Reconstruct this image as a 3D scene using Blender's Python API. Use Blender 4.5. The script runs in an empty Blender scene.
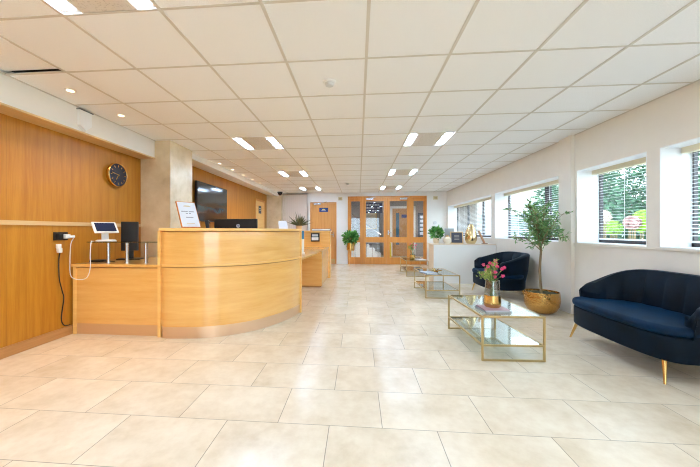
import bpy, bmesh, math, random
from mathutils import Vector, Matrix
random.seed(7)
PI = math.pi
SC = bpy.context.scene
COL = SC.collection
CH = 1.11            # eye height
CZ = 2.387           # ceiling height
XL, XR, YB, YF = -3.12, 2.88, 10.25, -3.6
XN = -3.09           # face of the nearer panelling

# ------------------------------------------------------------------ camera
cd = bpy.data.cameras.new('camera'); cam = bpy.data.objects.new('camera', cd); COL.objects.link(cam)
cam.location = (0, 0, CH); cam.rotation_euler = (PI/2, 0, 0.083)
cd.sensor_width = 36; cd.lens = 305.43/700*36
cd.shift_x = (350-332.88)/700; cd.shift_y = (230.9-233.5)/700
cd.clip_start = 0.05; cd.clip_end = 200
SC.camera = cam
# ------------------------------------------------------------------ world, exposure
W = bpy.data.worlds.new('sky'); SC.world = W; W.use_nodes = True
bg = W.node_tree.nodes['Background']; bg.inputs[0].default_value = (0.74, 0.87, 1.0, 1); bg.inputs[1].default_value = 3.3
SC.view_settings.view_transform = 'Standard'; SC.view_settings.look = 'None'
SC.view_settings.gamma = 1; SC.view_settings.use_curve_mapping = False
SC.view_settings.exposure = 1.32
SC.cycles.max_bounces = 10; SC.cycles.diffuse_bounces = 6; SC.cycles.glossy_bounces = 4
SC.cycles.transparent_max_bounces = 24; SC.cycles.transmission_bounces = 6
SC.cycles.caustics_reflective = False; SC.cycles.caustics_refractive = False
SC.cycles.sample_clamp_indirect = 8; SC.cycles.filter_width = 1.1
FIX_E = 36.0         # strength of the strip diffusers
DOWN_E = 3.0         # watts of a downlight
OPEN = [(10.10, 6.90), (6.72, 4.62), (4.29, 3.31), (3.175, 2.20), (2.07, 1.10), (0.97, 0.0), (-0.13, -1.1), (-1.23, -2.2), (-2.33, -3.3)]   # right wall window openings; those nearer than the view are unseen, added for light
def portal(loc, rot, sx, sy):
    l = bpy.data.lights.new('portal', 'AREA'); l.shape = 'RECTANGLE'; l.size = sx; l.size_y = sy
    l.cycles.is_portal = True
    o = bpy.data.objects.new('portal', l); COL.objects.link(o); o.location = loc; o.rotation_euler = rot
for a, b in OPEN: portal((3.24, (a+b)/2, 1.43), (0, PI/2, 0), 0.95, a-b)
portal((0.5, YF-0.1, 1.1), (-PI/2, 0, 0), 2.4, 2.2)

# ------------------------------------------------------------------ materials
def lin(c):
    r = []
    for v in c[:3]:
        v /= 255.0
        r.append(v/12.92 if v <= 0.04045 else ((v+0.055)/1.055)**2.4)
    return (*r, 1)
def mat(name, c, rough=0.5, metal=0.0, **kw):
    m = bpy.data.materials.new(name); m.use_nodes = True
    p = m.node_tree.nodes['Principled BSDF']
    p.inputs['Base Color'].default_value = lin(c); p.inputs['Roughness'].default_value = rough; p.inputs['Metallic'].default_value = metal
    for k, v in kw.items():
        p.inputs[k.replace('_', ' ')].default_value = v
    return m
def N(m, t, **kw):
    n = m.node_tree.nodes.new(t)
    for k, v in kw.items():
        if isinstance(k, str) and hasattr(n, k): setattr(n, k, v)
    return n
def Lk(m, a, b): m.node_tree.links.new(a, b)
def mth(m, op, a, b=None, c=None):
    n = m.node_tree.nodes.new('ShaderNodeMath'); n.operation = op
    for i, v in enumerate((a, b, c)):
        if v is None: continue
        if isinstance(v, (int, float)): n.inputs[i].default_value = v
        else: Lk(m, v, n.inputs[i])
    return n.outputs[0]
def noise(m, scale, detail=4, rough=0.55, coord=None, sc=(1, 1, 1)):
    tc = N(m, 'ShaderNodeTexCoord'); mp = N(m, 'ShaderNodeMapping'); mp.inputs['Scale'].default_value = sc
    Lk(m, tc.outputs['Object'] if coord is None else coord, mp.inputs[0])
    n = N(m, 'ShaderNodeTexNoise'); n.inputs['Scale'].default_value = scale; n.inputs['Detail'].default_value = detail; n.inputs['Roughness'].default_value = rough
    Lk(m, mp.outputs[0], n.inputs['Vector']); return n.outputs['Fac']
def ramp(m, fac, stops):
    r = N(m, 'ShaderNodeValToRGB'); e = r.color_ramp.elements
    while len(e) < len(stops): e.new(0.5)
    for k, (p, c) in enumerate(stops): e[k].position = p; e[k].color = lin(c)
    Lk(m, fac, r.inputs[0]); return r.outputs[0]
def mixc(m, fac, a, b, mode='MIX'):
    n = N(m, 'ShaderNodeMix'); n.data_type = 'RGBA'; n.blend_type = mode
    for i, v in ((0, fac), (6, a), (7, b)):
        if isinstance(v, (int, float)): n.inputs[i].default_value = v
        elif isinstance(v, tuple): n.inputs[i].default_value = v
        else: Lk(m, v, n.inputs[i])
    return n.outputs[2]
def P(m): return m.node_tree.nodes['Principled BSDF']
def bump(m, fac, strength, dist=0.002):
    b = N(m, 'ShaderNodeBump'); b.inputs['Strength'].default_value = strength; b.inputs['Distance'].default_value = dist
    Lk(m, fac, b.inputs['Height']); Lk(m, b.outputs[0], P(m).inputs['Normal'])

def wood(name, c1, c2, grain='z', rough=0.35, amount=1.0, panel=0):
    m = mat(name, c1, rough)
    s = {'z': (9, 9, 0.5), 'x': (0.7, 0.7, 8), 'y': (12, 0.5, 12)}[grain]
    f = noise(m, 2.2, 6, 0.6, sc=s); g = noise(m, 14, 3, 0.6, sc=s)
    fac = mth(m, 'ADD', mth(m, 'MULTIPLY', f, 0.75), mth(m, 'MULTIPLY', g, 0.25))
    col = ramp(m, fac, [(0.33, c2), (0.66, c1)])
    if panel:
        tc = N(m, 'ShaderNodeTexCoord'); sp = N(m, 'ShaderNodeSeparateXYZ'); Lk(m, tc.outputs['Object'], sp.inputs[0])
        y = mth(m, 'DIVIDE', sp.outputs[1], panel); fl = mth(m, 'FLOOR', y)
        wn = N(m, 'ShaderNodeTexWhiteNoise'); wn.noise_dimensions = '1D'; Lk(m, fl, wn.inputs['W'])
        col = mixc(m, mth(m, 'MULTIPLY', wn.outputs['Value'], 0.22), col, lin(c2))
        fr = mth(m, 'FRACT', y); edge = mth(m, 'LESS_THAN', fr, 0.006)
        col = mixc(m, mth(m, 'MULTIPLY', edge, 0.45), col, lin([v*0.6 for v in c2]))
    Lk(m, col, P(m).inputs['Base Color'])
    return m
OAK_WALL = wood('oak_wall', (199, 138, 42), (174, 110, 24), 'z', 0.42, panel=0.61)
OAK_DESK = wood('oak_desk', (243, 193, 114), (231, 168, 84), 'x', 0.30); P(OAK_DESK).inputs['Coat Weight'].default_value = 1.0; P(OAK_DESK).inputs['Coat Roughness'].default_value = 0.10
OAK_EDGE = wood('oak_edge', (248, 204, 126), (236, 182, 100), 'x', 0.3)
OAK_DOOR = wood('oak_door', (222, 160, 88), (204, 136, 64), 'z', 0.4)
OAK_TRIM = wood('oak_trim', (196, 146, 92), (172, 120, 68), 'y', 0.4)
LIGHT_TRIM = wood('light_oak_strip', (222, 190, 140), (208, 172, 120), 'y', 0.45)
FRAME_WOOD = wood('frame_oak', (222, 152, 72), (202, 128, 52), 'z', 0.4)

def floor_mat():
    m = mat('limestone_floor', (228, 206, 178), 0.22); P(m).inputs['Specular IOR Level'].default_value = 0.33
    tc = N(m, 'ShaderNodeTexCoord'); sp = N(m, 'ShaderNodeSeparateXYZ'); Lk(m, tc.outputs['Object'], sp.inputs[0])
    ry = mth(m, 'DIVIDE', mth(m, 'SUBTRACT', sp.outputs[1], 1.735), 0.39)
    row = mth(m, 'FLOOR', ry)
    off = mth(m, 'MULTIPLY', mth(m, 'FLOORED_MODULO', row, 2.0), 0.30)
    rx = mth(m, 'DIVIDE', mth(m, 'SUBTRACT', mth(m, 'ADD', sp.outputs[0], off), 0.135), 0.60)
    colm = mth(m, 'FLOOR', rx)
    fx = mth(m, 'FRACT', rx); fy = mth(m, 'FRACT', ry)
    ex = mth(m, 'MULTIPLY', mth(m, 'MINIMUM', fx, mth(m, 'SUBTRACT', 1.0, fx)), 0.60)
    ey = mth(m, 'MULTIPLY', mth(m, 'MINIMUM', fy, mth(m, 'SUBTRACT', 1.0, fy)), 0.39)
    jx = mth(m, 'LESS_THAN', ex, 0.0021); jy = mth(m, 'LESS_THAN', ey, 0.0018)
    joint = mth(m, 'MAXIMUM', jx, jy)
    cb = N(m, 'ShaderNodeCombineXYZ'); Lk(m, row, cb.inputs[0]); Lk(m, colm, cb.inputs[1])
    wn = N(m, 'ShaderNodeTexWhiteNoise'); wn.noise_dimensions = '3D'; Lk(m, cb.outputs[0], wn.inputs['Vector'])
    # every tile shifts the pattern so veins stop at the joints
    va = N(m, 'ShaderNodeVectorMath'); va.operation = 'MULTIPLY_ADD'; Lk(m, wn.outputs['Color'], va.inputs[0]); va.inputs[1].default_value = (7, 7, 7); Lk(m, tc.outputs['Object'], va.inputs[2])
    n1 = noise(m, 2.6, 7, 0.62, coord=va.outputs[0]); n2 = noise(m, 16, 5, 0.6, coord=va.outputs[0])
    base = ramp(m, n1, [(0.28, (214, 195, 164)), (0.48, (231, 215, 190)), (0.66, (240, 227, 205))])
    base = mixc(m, mth(m, 'MULTIPLY', wn.outputs['Value'], 0.30), base, lin((238, 220, 194)))
    fine = ramp(m, n2, [(0.33, (224, 208, 188)), (0.6, (255, 255, 255))])
    base = mixc(m, 0.22, base, fine, 'MULTIPLY')
    col = mixc(m, mth(m, 'MULTIPLY', joint, 0.75), base, lin((120, 104, 88)))
    Lk(m, col, P(m).inputs['Base Color'])
    rg = mth(m, 'ADD', mth(m, 'MULTIPLY', n2, 0.10), mth(m, 'ADD', 0.17, mth(m, 'MULTIPLY', joint, 0.4)))
    Lk(m, rg, P(m).inputs['Roughness'])
    return m
FLOOR = floor_mat()

def stone_mat():
    m = mat('travertine', (206, 178, 146), 0.25)
    n1 = noise(m, 3.0, 8, 0.65); n2 = noise(m, 30, 4, 0.6)
    base = ramp(m, n1, [(0.3, (204, 182, 146)), (0.5, (222, 204, 170)), (0.7, (236, 220, 192))])
    base = mixc(m, mth(m, 'MULTIPLY', n2, 0.25), base, lin((236, 216, 190)))
    Lk(m, base, P(m).inputs['Base Color']); return m
STONE = stone_mat()
def plaster(name, c, v=3):
    m = mat(name, c, 0.85); n = noise(m, 6, 3)
    Lk(m, ramp(m, n, [(0.3, tuple(x-v for x in c)), (0.7, c)]), P(m).inputs['Base Color']); return m
WALLM = plaster('cream_wall_paint', (238, 233, 224))
WHITEW = plaster('white_wall_paint', (238, 236, 232))
BULK = plaster('white_bulkhead_paint', (238, 234, 226))
def tile_mat():
    m = mat('ceiling_tile', (240, 239, 237), 0.9); n = noise(m, 160, 2, 0.5)
    Lk(m, ramp(m, n, [(0.35, (238, 238, 238)), (0.6, (247, 247, 247))]), P(m).inputs['Base Color']); return m
TILE = tile_mat()
TBAR = mat('ceiling_grid_bar', (212, 205, 195), 0.5)
DARK_VOID = mat('ceiling_void', (30, 28, 27), 0.9)
WHITE = mat('white_satin', (240, 240, 238), 0.4)
WHITE_PL = mat('white_plastic', (236, 236, 236), 0.35)
REVEAL = mat('white_reveal_paint', (246, 247, 248), 0.6)
BLACK = mat('black_plastic', (22, 23, 26), 0.4)
BLACKG = mat('black_gloss', (16, 18, 22), 0.12)
GREY = mat('grey_plastic', (96, 98, 102), 0.5)
CHROME = mat('brushed_steel', (200, 200, 202), 0.22, 1.0)
GOLD = mat('polished_gold', (224, 186, 116), 0.2, 1.0)
BRASS = mat('brushed_brass', (202, 176, 126), 0.3, 1.0)
def hammered():
    m = mat('hammered_gold', (204, 158, 90), 0.26, 1.0)
    v = N(m, 'ShaderNodeTexVoronoi'); v.inputs['Scale'].default_value = 34
    tc = N(m, 'ShaderNodeTexCoord'); Lk(m, tc.outputs['Object'], v.inputs['Vector'])
    bump(m, v.outputs['Distance'], 0.8, 0.008); return m
HAMMER = hammered()
def velvet(name, c, k=1):
    m = mat(name, c, 0.55); p = P(m)
    p.inputs['Sheen Weight'].default_value = 0.5*k; p.inputs['Sheen Roughness'].default_value = 0.35
    p.inputs['Sheen Tint'].default_value = lin((20, 88, 136))
    n = noise(m, 5, 4, 0.6); Lk(m, ramp(m, n, [(0.35, tuple(v*0.72 for v in c)), (0.65, tuple(v*1.2 for v in c))]), p.inputs['Base Color'])
    p.inputs['Specular IOR Level'].default_value = 0.15
    return m
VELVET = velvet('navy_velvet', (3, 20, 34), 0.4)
VELVET_LIT = velvet('navy_velvet_seat', (3, 34, 60), 0.9)  # lighter copy of the velvet; light on the seat top put into its colour
def glass(name, tint=(1, 1, 1), refl=0.08, rough=0.0):
    m = bpy.data.materials.new(name); m.use_nodes = True; nt = m.node_tree; nt.nodes.clear()
    o = nt.nodes.new('ShaderNodeOutputMaterial'); t = nt.nodes.new('ShaderNodeBsdfTransparent'); g = nt.nodes.new('ShaderNodeBsdfGlossy')
    mx = nt.nodes.new('ShaderNodeMixShader'); fr = nt.nodes.new('ShaderNodeMath'); fr.operation = 'POWER'; fr.inputs[1].default_value = 5; lw = nt.nodes.new('ShaderNodeLayerWeight'); lw.inputs[0].default_value = 0.5; nt.links.new(lw.outputs['Facing'], fr.inputs[0])
    t.inputs[0].default_value = (*tint, 1); g.inputs['Roughness'].default_value = rough
    ad = nt.nodes.new('ShaderNodeMath'); ad.operation = 'ADD'; ad.inputs[1].default_value = refl+0.03; ad.use_clamp = True
    nt.links.new(fr.outputs[0], ad.inputs[0]); nt.links.new(ad.outputs[0], mx.inputs[0])
    nt.links.new(t.outputs[0], mx.inputs[1]); nt.links.new(g.outputs[0], mx.inputs[2]); nt.links.new(mx.outputs[0], o.inputs[0])
    return m
GLASS = glass('window_glass', (0.95, 0.98, 0.97), 0.0)
GLASS_TOP = glass('table_glass', (0.86, 0.92, 0.90), 0.10)
GLASS_DOOR = glass('door_glass', (0.88, 0.90, 0.92), 0.03)
GLASS_VASE = glass('vase_glass', (0.91, 0.94, 0.94), 0.10)
def emis(name, c, s):
    m = bpy.data.materials.new(name); m.use_nodes = True; p = P(m)
    p.inputs['Base Color'].default_value = lin(c); p.inputs['Emission Color'].default_value = lin(c); p.inputs['Emission Strength'].default_value = s
    return m
STRIP_E = emis('lit_diffuser', (194, 222, 255), FIX_E)
DOWN_M = emis('lit_downlight', (255, 226, 180), 4)
def leafm(name, c1, c2):
    m = mat(name, c1, 0.55); g = N(m, 'ShaderNodeNewGeometry')
    Lk(m, ramp(m, g.outputs['Random Per Island'], [(0.0, c1), (1.0, c2)]), P(m).inputs['Base Color']); return m
LEAF_OLIVE = leafm('olive_leaf', (70, 122, 66), (146, 184, 118))
LEAF_DARK = leafm('green_leaf', (40, 112, 44), (120, 184, 90))
LEAF_TREE = leafm('tree_leaf', (30, 70, 52), (92, 136, 100))
LEAF_LIME = leafm('lime_leaf', (110, 160, 30), (160, 196, 70))
LEAF_BUD = leafm('bud_green', (120, 150, 60), (186, 200, 110))
PINK = leafm('pink_petal', (232, 40, 120), (248, 110, 160))
PALE_PINK = leafm('pale_pink_petal', (170, 126, 130), (206, 172, 168))
CREAM_P = leafm('cream_petal', (206, 190, 176), (226, 212, 198))
BARK = mat('bark', (136, 116, 86), 0.85)
SOIL = mat('potting_soil', (58, 60, 34), 0.95)
PAVE = plaster('pale_paving', (216, 214, 208), 8)
RENDER_W = plaster('white_render', (238, 238, 234))

# ------------------------------------------------------------------ mesh helpers
class MB:
    def __init__(s): s.bm = bmesh.new(); s.mi = 0
    def _new(s, f0):
        for f in list(s.bm.faces)[f0:]: f.material_index = s.mi
    def box(s, x0, x1, y0, y1, z0, z1, bev=0, M=None, seg=2):
        b = bmesh.new(); bmesh.ops.create_cube(b, size=1)
        bmesh.ops.scale(b, vec=(abs(x1-x0), abs(y1-y0), abs(z1-z0)), verts=b.verts)
        bmesh.ops.translate(b, vec=((x0+x1)/2, (y0+y1)/2, (z0+z1)/2), verts=b.verts)
        if bev: bmesh.ops.bevel(b, geom=list(b.edges), offset=bev, segments=seg, profile=0.5, affect='EDGES')
        if M is not None: bmesh.ops.transform(b, matrix=M, verts=b.verts)
        return s.merge(b)
    def merge(s, b):
        me = bpy.data.meshes.new('tmp'); b.to_mesh(me); b.free()
        n = len(s.bm.faces); s.bm.from_mesh(me); bpy.data.meshes.remove(me)
        s.bm.faces.ensure_lookup_table()
        for i in range(n, len(s.bm.faces)): s.bm.faces[i].material_index = s.mi
        return s
    def cyl(s, c, r, z0, z1, n=24, r2=None, M=None):
        b = bmesh.new(); bmesh.ops.create_cone(b, cap_ends=True, segments=n, radius1=r, radius2=r if r2 is None else r2, depth=z1-z0)
        bmesh.ops.translate(b, vec=(c[0], c[1], (z0+z1)/2), verts=b.verts)
        if M is not None: bmesh.ops.transform(b, matrix=M, verts=b.verts)
        return s.merge(b)
    def lathe(s, prof, c=(0, 0, 0), n=32, M=None, closed=True):
        b = bmesh.new(); rings = []
        for r, z in prof:
            if r < 1e-5: rings.append([b.verts.new((c[0], c[1], c[2]+z))])
            else: rings.append([b.verts.new((c[0]+r*math.cos(2*PI*k/n), c[1]+r*math.sin(2*PI*k/n), c[2]+z)) for k in range(n)])
        for A, B in zip(rings, rings[1:]):
            for k in range(n):
                a0, a1 = A[k % len(A)], A[(k+1) % len(A)]; b0, b1 = B[k % len(B)], B[(k+1) % len(B)]
                v = []
                for q in (a0, a1, b1, b0):
                    if q not in v: v.append(q)
                if len(v) > 2:
                    try: b.faces.new(v)
                    except ValueError: pass
        bmesh.ops.recalc_face_normals(b, faces=b.faces)
        if M is not None: bmesh.ops.transform(b, matrix=M, verts=b.verts)
        return s.merge(b)
    def tube(s, pts, r, n=8, r1=None, cap=True):
        pts = [Vector(p) for p in pts]; b = bmesh.new(); rings = []
        up = Vector((0.13, 0.21, 1)).normalized()
        L = len(pts)
        for i, p in enumerate(pts):
            d = (pts[min(i+1, L-1)]-pts[max(i-1, 0)]).normalized()
            a = d.cross(up)
            if a.length < 0.05: a = d.cross(Vector((1, 0, 0)))
            a.normalize(); c = d.cross(a)
            rr = r if r1 is None else r+(r1-r)*i/(L-1)
            rings.append([b.verts.new(p+a*rr*math.cos(2*PI*k/n)+c*rr*math.sin(2*PI*k/n)) for k in range(n)])
        for A, B in zip(rings, rings[1:]):
            for k in range(n): b.faces.new((A[k], A[(k+1) % n], B[(k+1) % n], B[k]))
        if cap:
            b.faces.new(rings[0]); b.faces.new(rings[-1])
        bmesh.ops.recalc_face_normals(b, faces=b.faces)
        return s.merge(b)
    def prism(s, poly, z0, z1, bev=0, M=None):
        b = bmesh.new(); lo = [b.verts.new((x, y, z0)) for x, y in poly]; hi = [b.verts.new((x, y, z1)) for x, y in poly]
        n = len(poly); fl = b.faces.new(lo); fh = b.faces.new(hi)
        for k in range(n): b.faces.new((lo[k], lo[(k+1) % n], hi[(k+1) % n], hi[k]))
        bmesh.ops.recalc_face_normals(b, faces=b.faces)
        if bev:
            ed = set(e for f in (fl, fh) for e in f.edges)
            bmesh.ops.bevel(b, geom=list(ed), offset=bev, segments=3, profile=0.5, affect='EDGES')
        if M is not None: bmesh.ops.transform(b, matrix=M, verts=b.verts)
        return s.merge(b)
    def poly(s, vs):
        f = s.bm.faces.new([s.bm.verts.new(v) for v in vs]); f.material_index = s.mi; return s
    def leaf(s, p, d, l, w, nrm=None):
        d = Vector(d).normalized(); u = Vector(nrm) if nrm is not None else Vector((random.gauss(0, 1), random.gauss(0, 1), random.gauss(0, 1)))
        sd = d.cross(u)
        if sd.length < 1e-3: sd = d.cross(Vector((0, 0, 1)))
        sd.normalize(); p = Vector(p); up = sd.cross(d)*w*0.25
        s.poly([p, p+d*l*0.45+sd*w*0.5+up, p+d*l, p+d*l*0.45-sd*w*0.5+up]); return s
def smooth(me, ang=40):
    for f in me.polygons: f.use_smooth = True
    try: me.set_sharp_from_angle(angle=math.radians(ang))
    except Exception: pass
def obj(name, mb, mats, parent=None, sm=False, loc=None, rot=None):
    me = bpy.data.meshes.new(name); mb.bm.to_mesh(me); mb.bm.free()
    for m in (mats if isinstance(mats, (list, tuple)) else [mats]): me.materials.append(m)
    if sm: smooth(me, sm if sm is not True else 40)
    o = bpy.data.objects.new(name, me); COL.objects.link(o)
    if parent: o.parent = parent
    if loc: o.location = loc
    if rot: o.rotation_euler = rot
    return o
def tag(o, label=None, cat=None, group=None, kind=None):
    if label: o['label'] = label
    if cat: o['category'] = cat
    if group: o['group'] = group
    if kind: o['kind'] = kind
    return o
def struct(name, mb, mats, parent=None, sm=False, label=None):
    o = obj(name, mb, mats, parent, sm)
    if parent is None: o['kind'] = 'structure'
    if label: o['label'] = label
    return o
def thing(name, label, cat, loc=(0, 0, 0), rz=0, group=None, kind=None):
    o = bpy.data.objects.new(name, None); COL.objects.link(o); o.location = loc; o.rotation_euler = (0, 0, rz); o.empty_display_size = 0.1
    return tag(o, label, cat, group, kind)
def dup(root, loc, rz=None, label=None):
    def cp(o, par):
        c = o.copy(); COL.objects.link(c)
        if par: c.parent = par
        for ch in kids.get(o.name, []): cp(ch, c)
        return c
    kids = {}
    for o in list(COL.objects):
        if o.parent: kids.setdefault(o.parent.name, []).append(o)
    r = cp(root, None); r.location = loc
    if rz is not None: r.rotation_euler = (0, 0, rz)
    if label: r['label'] = label
    return r
def catmull(P_, n=8):
    P_ = [Vector(p) for p in P_]; out = []
    for i in range(len(P_)-1):
        p0, p1, p2, p3 = P_[max(i-1, 0)], P_[i], P_[i+1], P_[min(i+2, len(P_)-1)]
        for k in range(n):
            t = k/n
            out.append(0.5*((2*p1)+(p2-p0)*t+(2*p0-5*p1+4*p2-p3)*t*t+(3*p1-p0-3*p2+p3)*t**3))
    out.append(P_[-1]); return out
RX = lambda a: Matrix.Rotation(a, 4, 'X'); RY = lambda a: Matrix.Rotation(a, 4, 'Y'); RZ = lambda a: Matrix.Rotation(a, 4, 'Z'); T = Matrix.Translation

# ================================================================== STRUCTURE
struct('floor', MB().box(-4.2, 3.2, YF, 15.6, -0.12, 0), FLOOR)
# ---- ceiling: grid bars and tiles, open where fittings sit
GX = [0.059+0.6*k for k in range(-5, 6)]; GX = [x for x in GX if -2.9 < x < XR]      # -2.341 .. 2.459
GY = [2.271+0.6*k for k in range(-10, 15)]; GY = [y for y in GY if y > YF]
xs = [-2.88]+[x for x in GX if x > -2.88]+[XR]
ys = [YF]+GY+[YB]
LIGHTS = []
for yy in (-3.129-0.0, -0.729, 1.071+0.0, 4.071, 6.471, 8.871): LIGHTS.append(yy)
LIGHTS = [-1.329, 1.071, 4.071, 6.471, 8.871]  # first row is unseen, added behind the camera to light the room
fixt = [(x, y) for y in LIGHTS for x in (-1.741, 0.659)]
c = MB()
def is_fix(x, y): return any(abs(x-a) < 0.02 and abs(y-b) < 0.02 for a, b in fixt)
for i in range(len(xs)-1):
    for j in range(len(ys)-1):
        x0, x1, y0, y1 = xs[i], xs[i+1], ys[j], ys[j+1]
        if is_fix(x0, y0): continue
        if i == 0 and abs(y0-1.671) < 0.02:      # the tile sitting askew over the left bulkhead
            M = T(((x0+x1)/2, y1, CZ)) @ RX(math.radians(4.5)) @ T((-(x0+x1)/2, -y0-0.6, 0))
            c.box(x0+0.003, x1-0.003, y0+0.01, y1-0.004, 0.028, 0.040, M=M); continue
        c.box(x0+0.003, x1-0.003, y0+0.003, y1-0.003, CZ+0.001, CZ+0.012)
c.mi = 1
for x in xs[1:-1]: c.box(x-0.0105, x+0.0105, YF, YB, CZ-0.003, CZ+0.010)
for y in ys[1:-1]: c.box(-2.88, XR, y-0.008, y+0.008, CZ-0.0025, CZ+0.009)
c.box(XR-0.018, XR, YF, YB, CZ-0.003, CZ+0.01); c.box(-2.88, -2.862, YF, 4.11, CZ-0.003, CZ+0.01)
c.mi = 2; c.box(XL-0.1, XR+0.3, YF-0.2, YB+0.2, CZ+0.10, CZ+0.14)
struct('ceiling', c, [TILE, TBAR, DARK_VOID])
# ---- left wall of oak panels, pale strip, bulkheads
w = MB(); w.box(XL-0.15, XL, YF, YB+0.2, 0, 2.45); w.box(XL-0.001, XN, YF, 4.115, 0, 2.3)
struct('wall_left', w, OAK_WALL)
struct('trim_1', MB().box(XN, XN+0.012, YF, 4.11, 1.165, 1.205), LIGHT_TRIM)
b = MB(); b.box(XN+0.001, -2.88, YF, 4.11, 2.145, CZ+0.05)
b.mi = 1; b.box(XN+0.001, -2.868, YF, 4.11, 2.13, 2.146)
struct('trim_2', b, [BULK, LIGHT_TRIM])
b = MB(); b.prism([(-2.70, 2.285), (XL+0.001, 2.335), (XL+0.001, CZ+0.05), (-2.70, CZ+0.05)], 0, YB-4.68, M=Matrix(((1, 0, 0, 0), (0, 0, 1, 4.68), (0, 1, 0, 0), (0, 0, 0, 1))))
struct('trim_3', b, BULK)
struct('baseboard_left', MB().box(XN, XN+0.018, YF, 4.11, 0, 0.095, 0.004), OAK_TRIM)
k = MB(); k.box(XL, -2.645, 4.11, 4.68, 0, CZ+0.03, 0.003)
struct('stone_column', k, STONE)
# ---- back wall
b = MB()
b.box(-1.72, -1.62, YB, YB+0.2, 0, 2.45); b.box(-1.62, -0.73, YB, YB+0.2, 2.075, 2.45); b.box(-0.73, -0.352, YB, YB+0.2, 0, 2.45)
b.box(-0.352, 2.235, YB, YB+0.2, 2.262, 2.45); b.box(2.235, XR+0.3, YB, YB+0.2, 0, 2.45)
b.box(-1.72, -1.70, YB+0.0, YB+0.5, 0, 2.45)
struct('wall_back', b, WHITEW)
struct('wall_alcove', MB().box(-2.7, -1.72, YB+0.40, YB+0.5, 0, 2.45), plaster('alcove_paint', (226, 212, 200)))
struct('stone_pilaster', MB().box(XL, -2.60, YB-0.05, YB+0.5, 0, 2.42), STONE)
a = MB()
for q in range(12): a.box(-2.585+q*0.072, -2.523+q*0.072, YB+0.03, YB+0.045, 0.02, 2.36, M=None)
tag(obj('vertical_blind', a, mat('blind_fabric', (232, 218, 206), 0.8)), 'pale vertical-slat blind beside the stone pilaster in the far corner', 'blind')
# ---- front wall behind the camera; unseen entrance, read off counter highlight, lights the room
b = MB(); b.box(XL-0.15, -0.7, YF-0.2, YF, 0, 2.45); b.box(1.7, XR+0.3, YF-0.2, YF, 0, 2.45); b.box(-0.7, 1.7, YF-0.2, YF, 2.2, 2.45)
struct('wall_front', b, WALLM)
dd = thing('door_5', 'glazed entrance doors behind the viewer', None, kind='structure')
f = MB()
for x in (-0.7, 0.46, 1.64): f.box(x, x+0.06 if x != 0.46 else x+0.08, YF-0.15, YF-0.08, 0, 2.2)
f.box(-0.7, 1.7, YF-0.15, YF-0.08, 2.12, 2.2); f.box(-0.7, 1.7, YF-0.15, YF-0.08, 0, 0.12)
obj('door_frame', f, CHROME, dd); obj('pane', MB().box(-0.66, 1.66, YF-0.12, YF-0.112, 0.1, 2.14), GLASS, dd)
# ---- right wall with nine window openings, the unseen nearer ones added for daylight
b = MB(); SILL, HEAD = 0.950, 1.905
b.box(XR, 3.195, YF, YB+0.2, 0, SILL); b.box(XR, 3.195, YF, YB+0.2, HEAD, 2.45)
e = [YB+0.2]
for a_, b_ in OPEN: e += [a_, b_]
e.append(YF)
for i in range(0, len(e), 2): b.box(XR, 3.195, e[i+1], e[i], SILL, HEAD)
struct('wall_right', b, WALLM)
struct('wall_pier', MB().box(2.832, XR+0.001, 4.33, 4.585, 0, CZ+0.02), WALLM)
struct('trim_4', MB().box(2.862, XR+0.001, YF, 4.33, 0.925, 0.952, 0.003), WALLM)
struct('baseboard_right', MB().box(2.866, XR+0.001, YF, YB, 0, 0.075), plaster('baseboard_paint', (228, 214, 196)))
FRAME_DK = mat('dark_window_frame', (58, 54, 58), 0.4)
muls = {0: [9.1, 8.05, 7.42], 1: [5.42, 5.36], 2: [], 3: [2.7], 4: [1.6], 5: [0.5], 6: [-0.6], 7: [-1.7], 8: [-2.8]}
for i, (a_, b_) in enumerate(OPEN):
    wn = thing(f'window_{i+1}', None, None, kind='structure')
    r = MB(); x1 = 3.15   # white lining of the reveal
    r.box(XR-0.002, x1, a_-0.006, a_+0.001, SILL, HEAD); r.box(XR-0.002, x1, b_-0.001, b_+0.006, SILL, HEAD)
    r.box(XR-0.002, x1, b_, a_, HEAD-0.006, HEAD+0.001); r.box(XR-0.004, x1, b_, a_, SILL-0.001, SILL+0.008)
    obj('window_reveal', r, REVEAL, wn)
    f = MB(); fx0, fx1 = 3.15, 3.185
    f.box(fx0, fx1, b_, a_, SILL, SILL+0.055); f.box(fx0, fx1, b_, a_, HEAD-0.05, HEAD)
    f.box(fx0, fx1, a_-0.028, a_, SILL, HEAD); f.box(fx0, fx1, b_, b_+0.045, SILL, HEAD)
    for m_ in muls[i]: f.box(fx0, fx1, m_-0.035, m_+0.035, SILL, HEAD)
    obj('window_frame', f, FRAME_DK, wn)
    obj('window_pane', MB().box(3.168, 3.174, b_+0.02, a_-0.02, SILL+0.02, HEAD-0.02), GLASS, wn)

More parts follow.
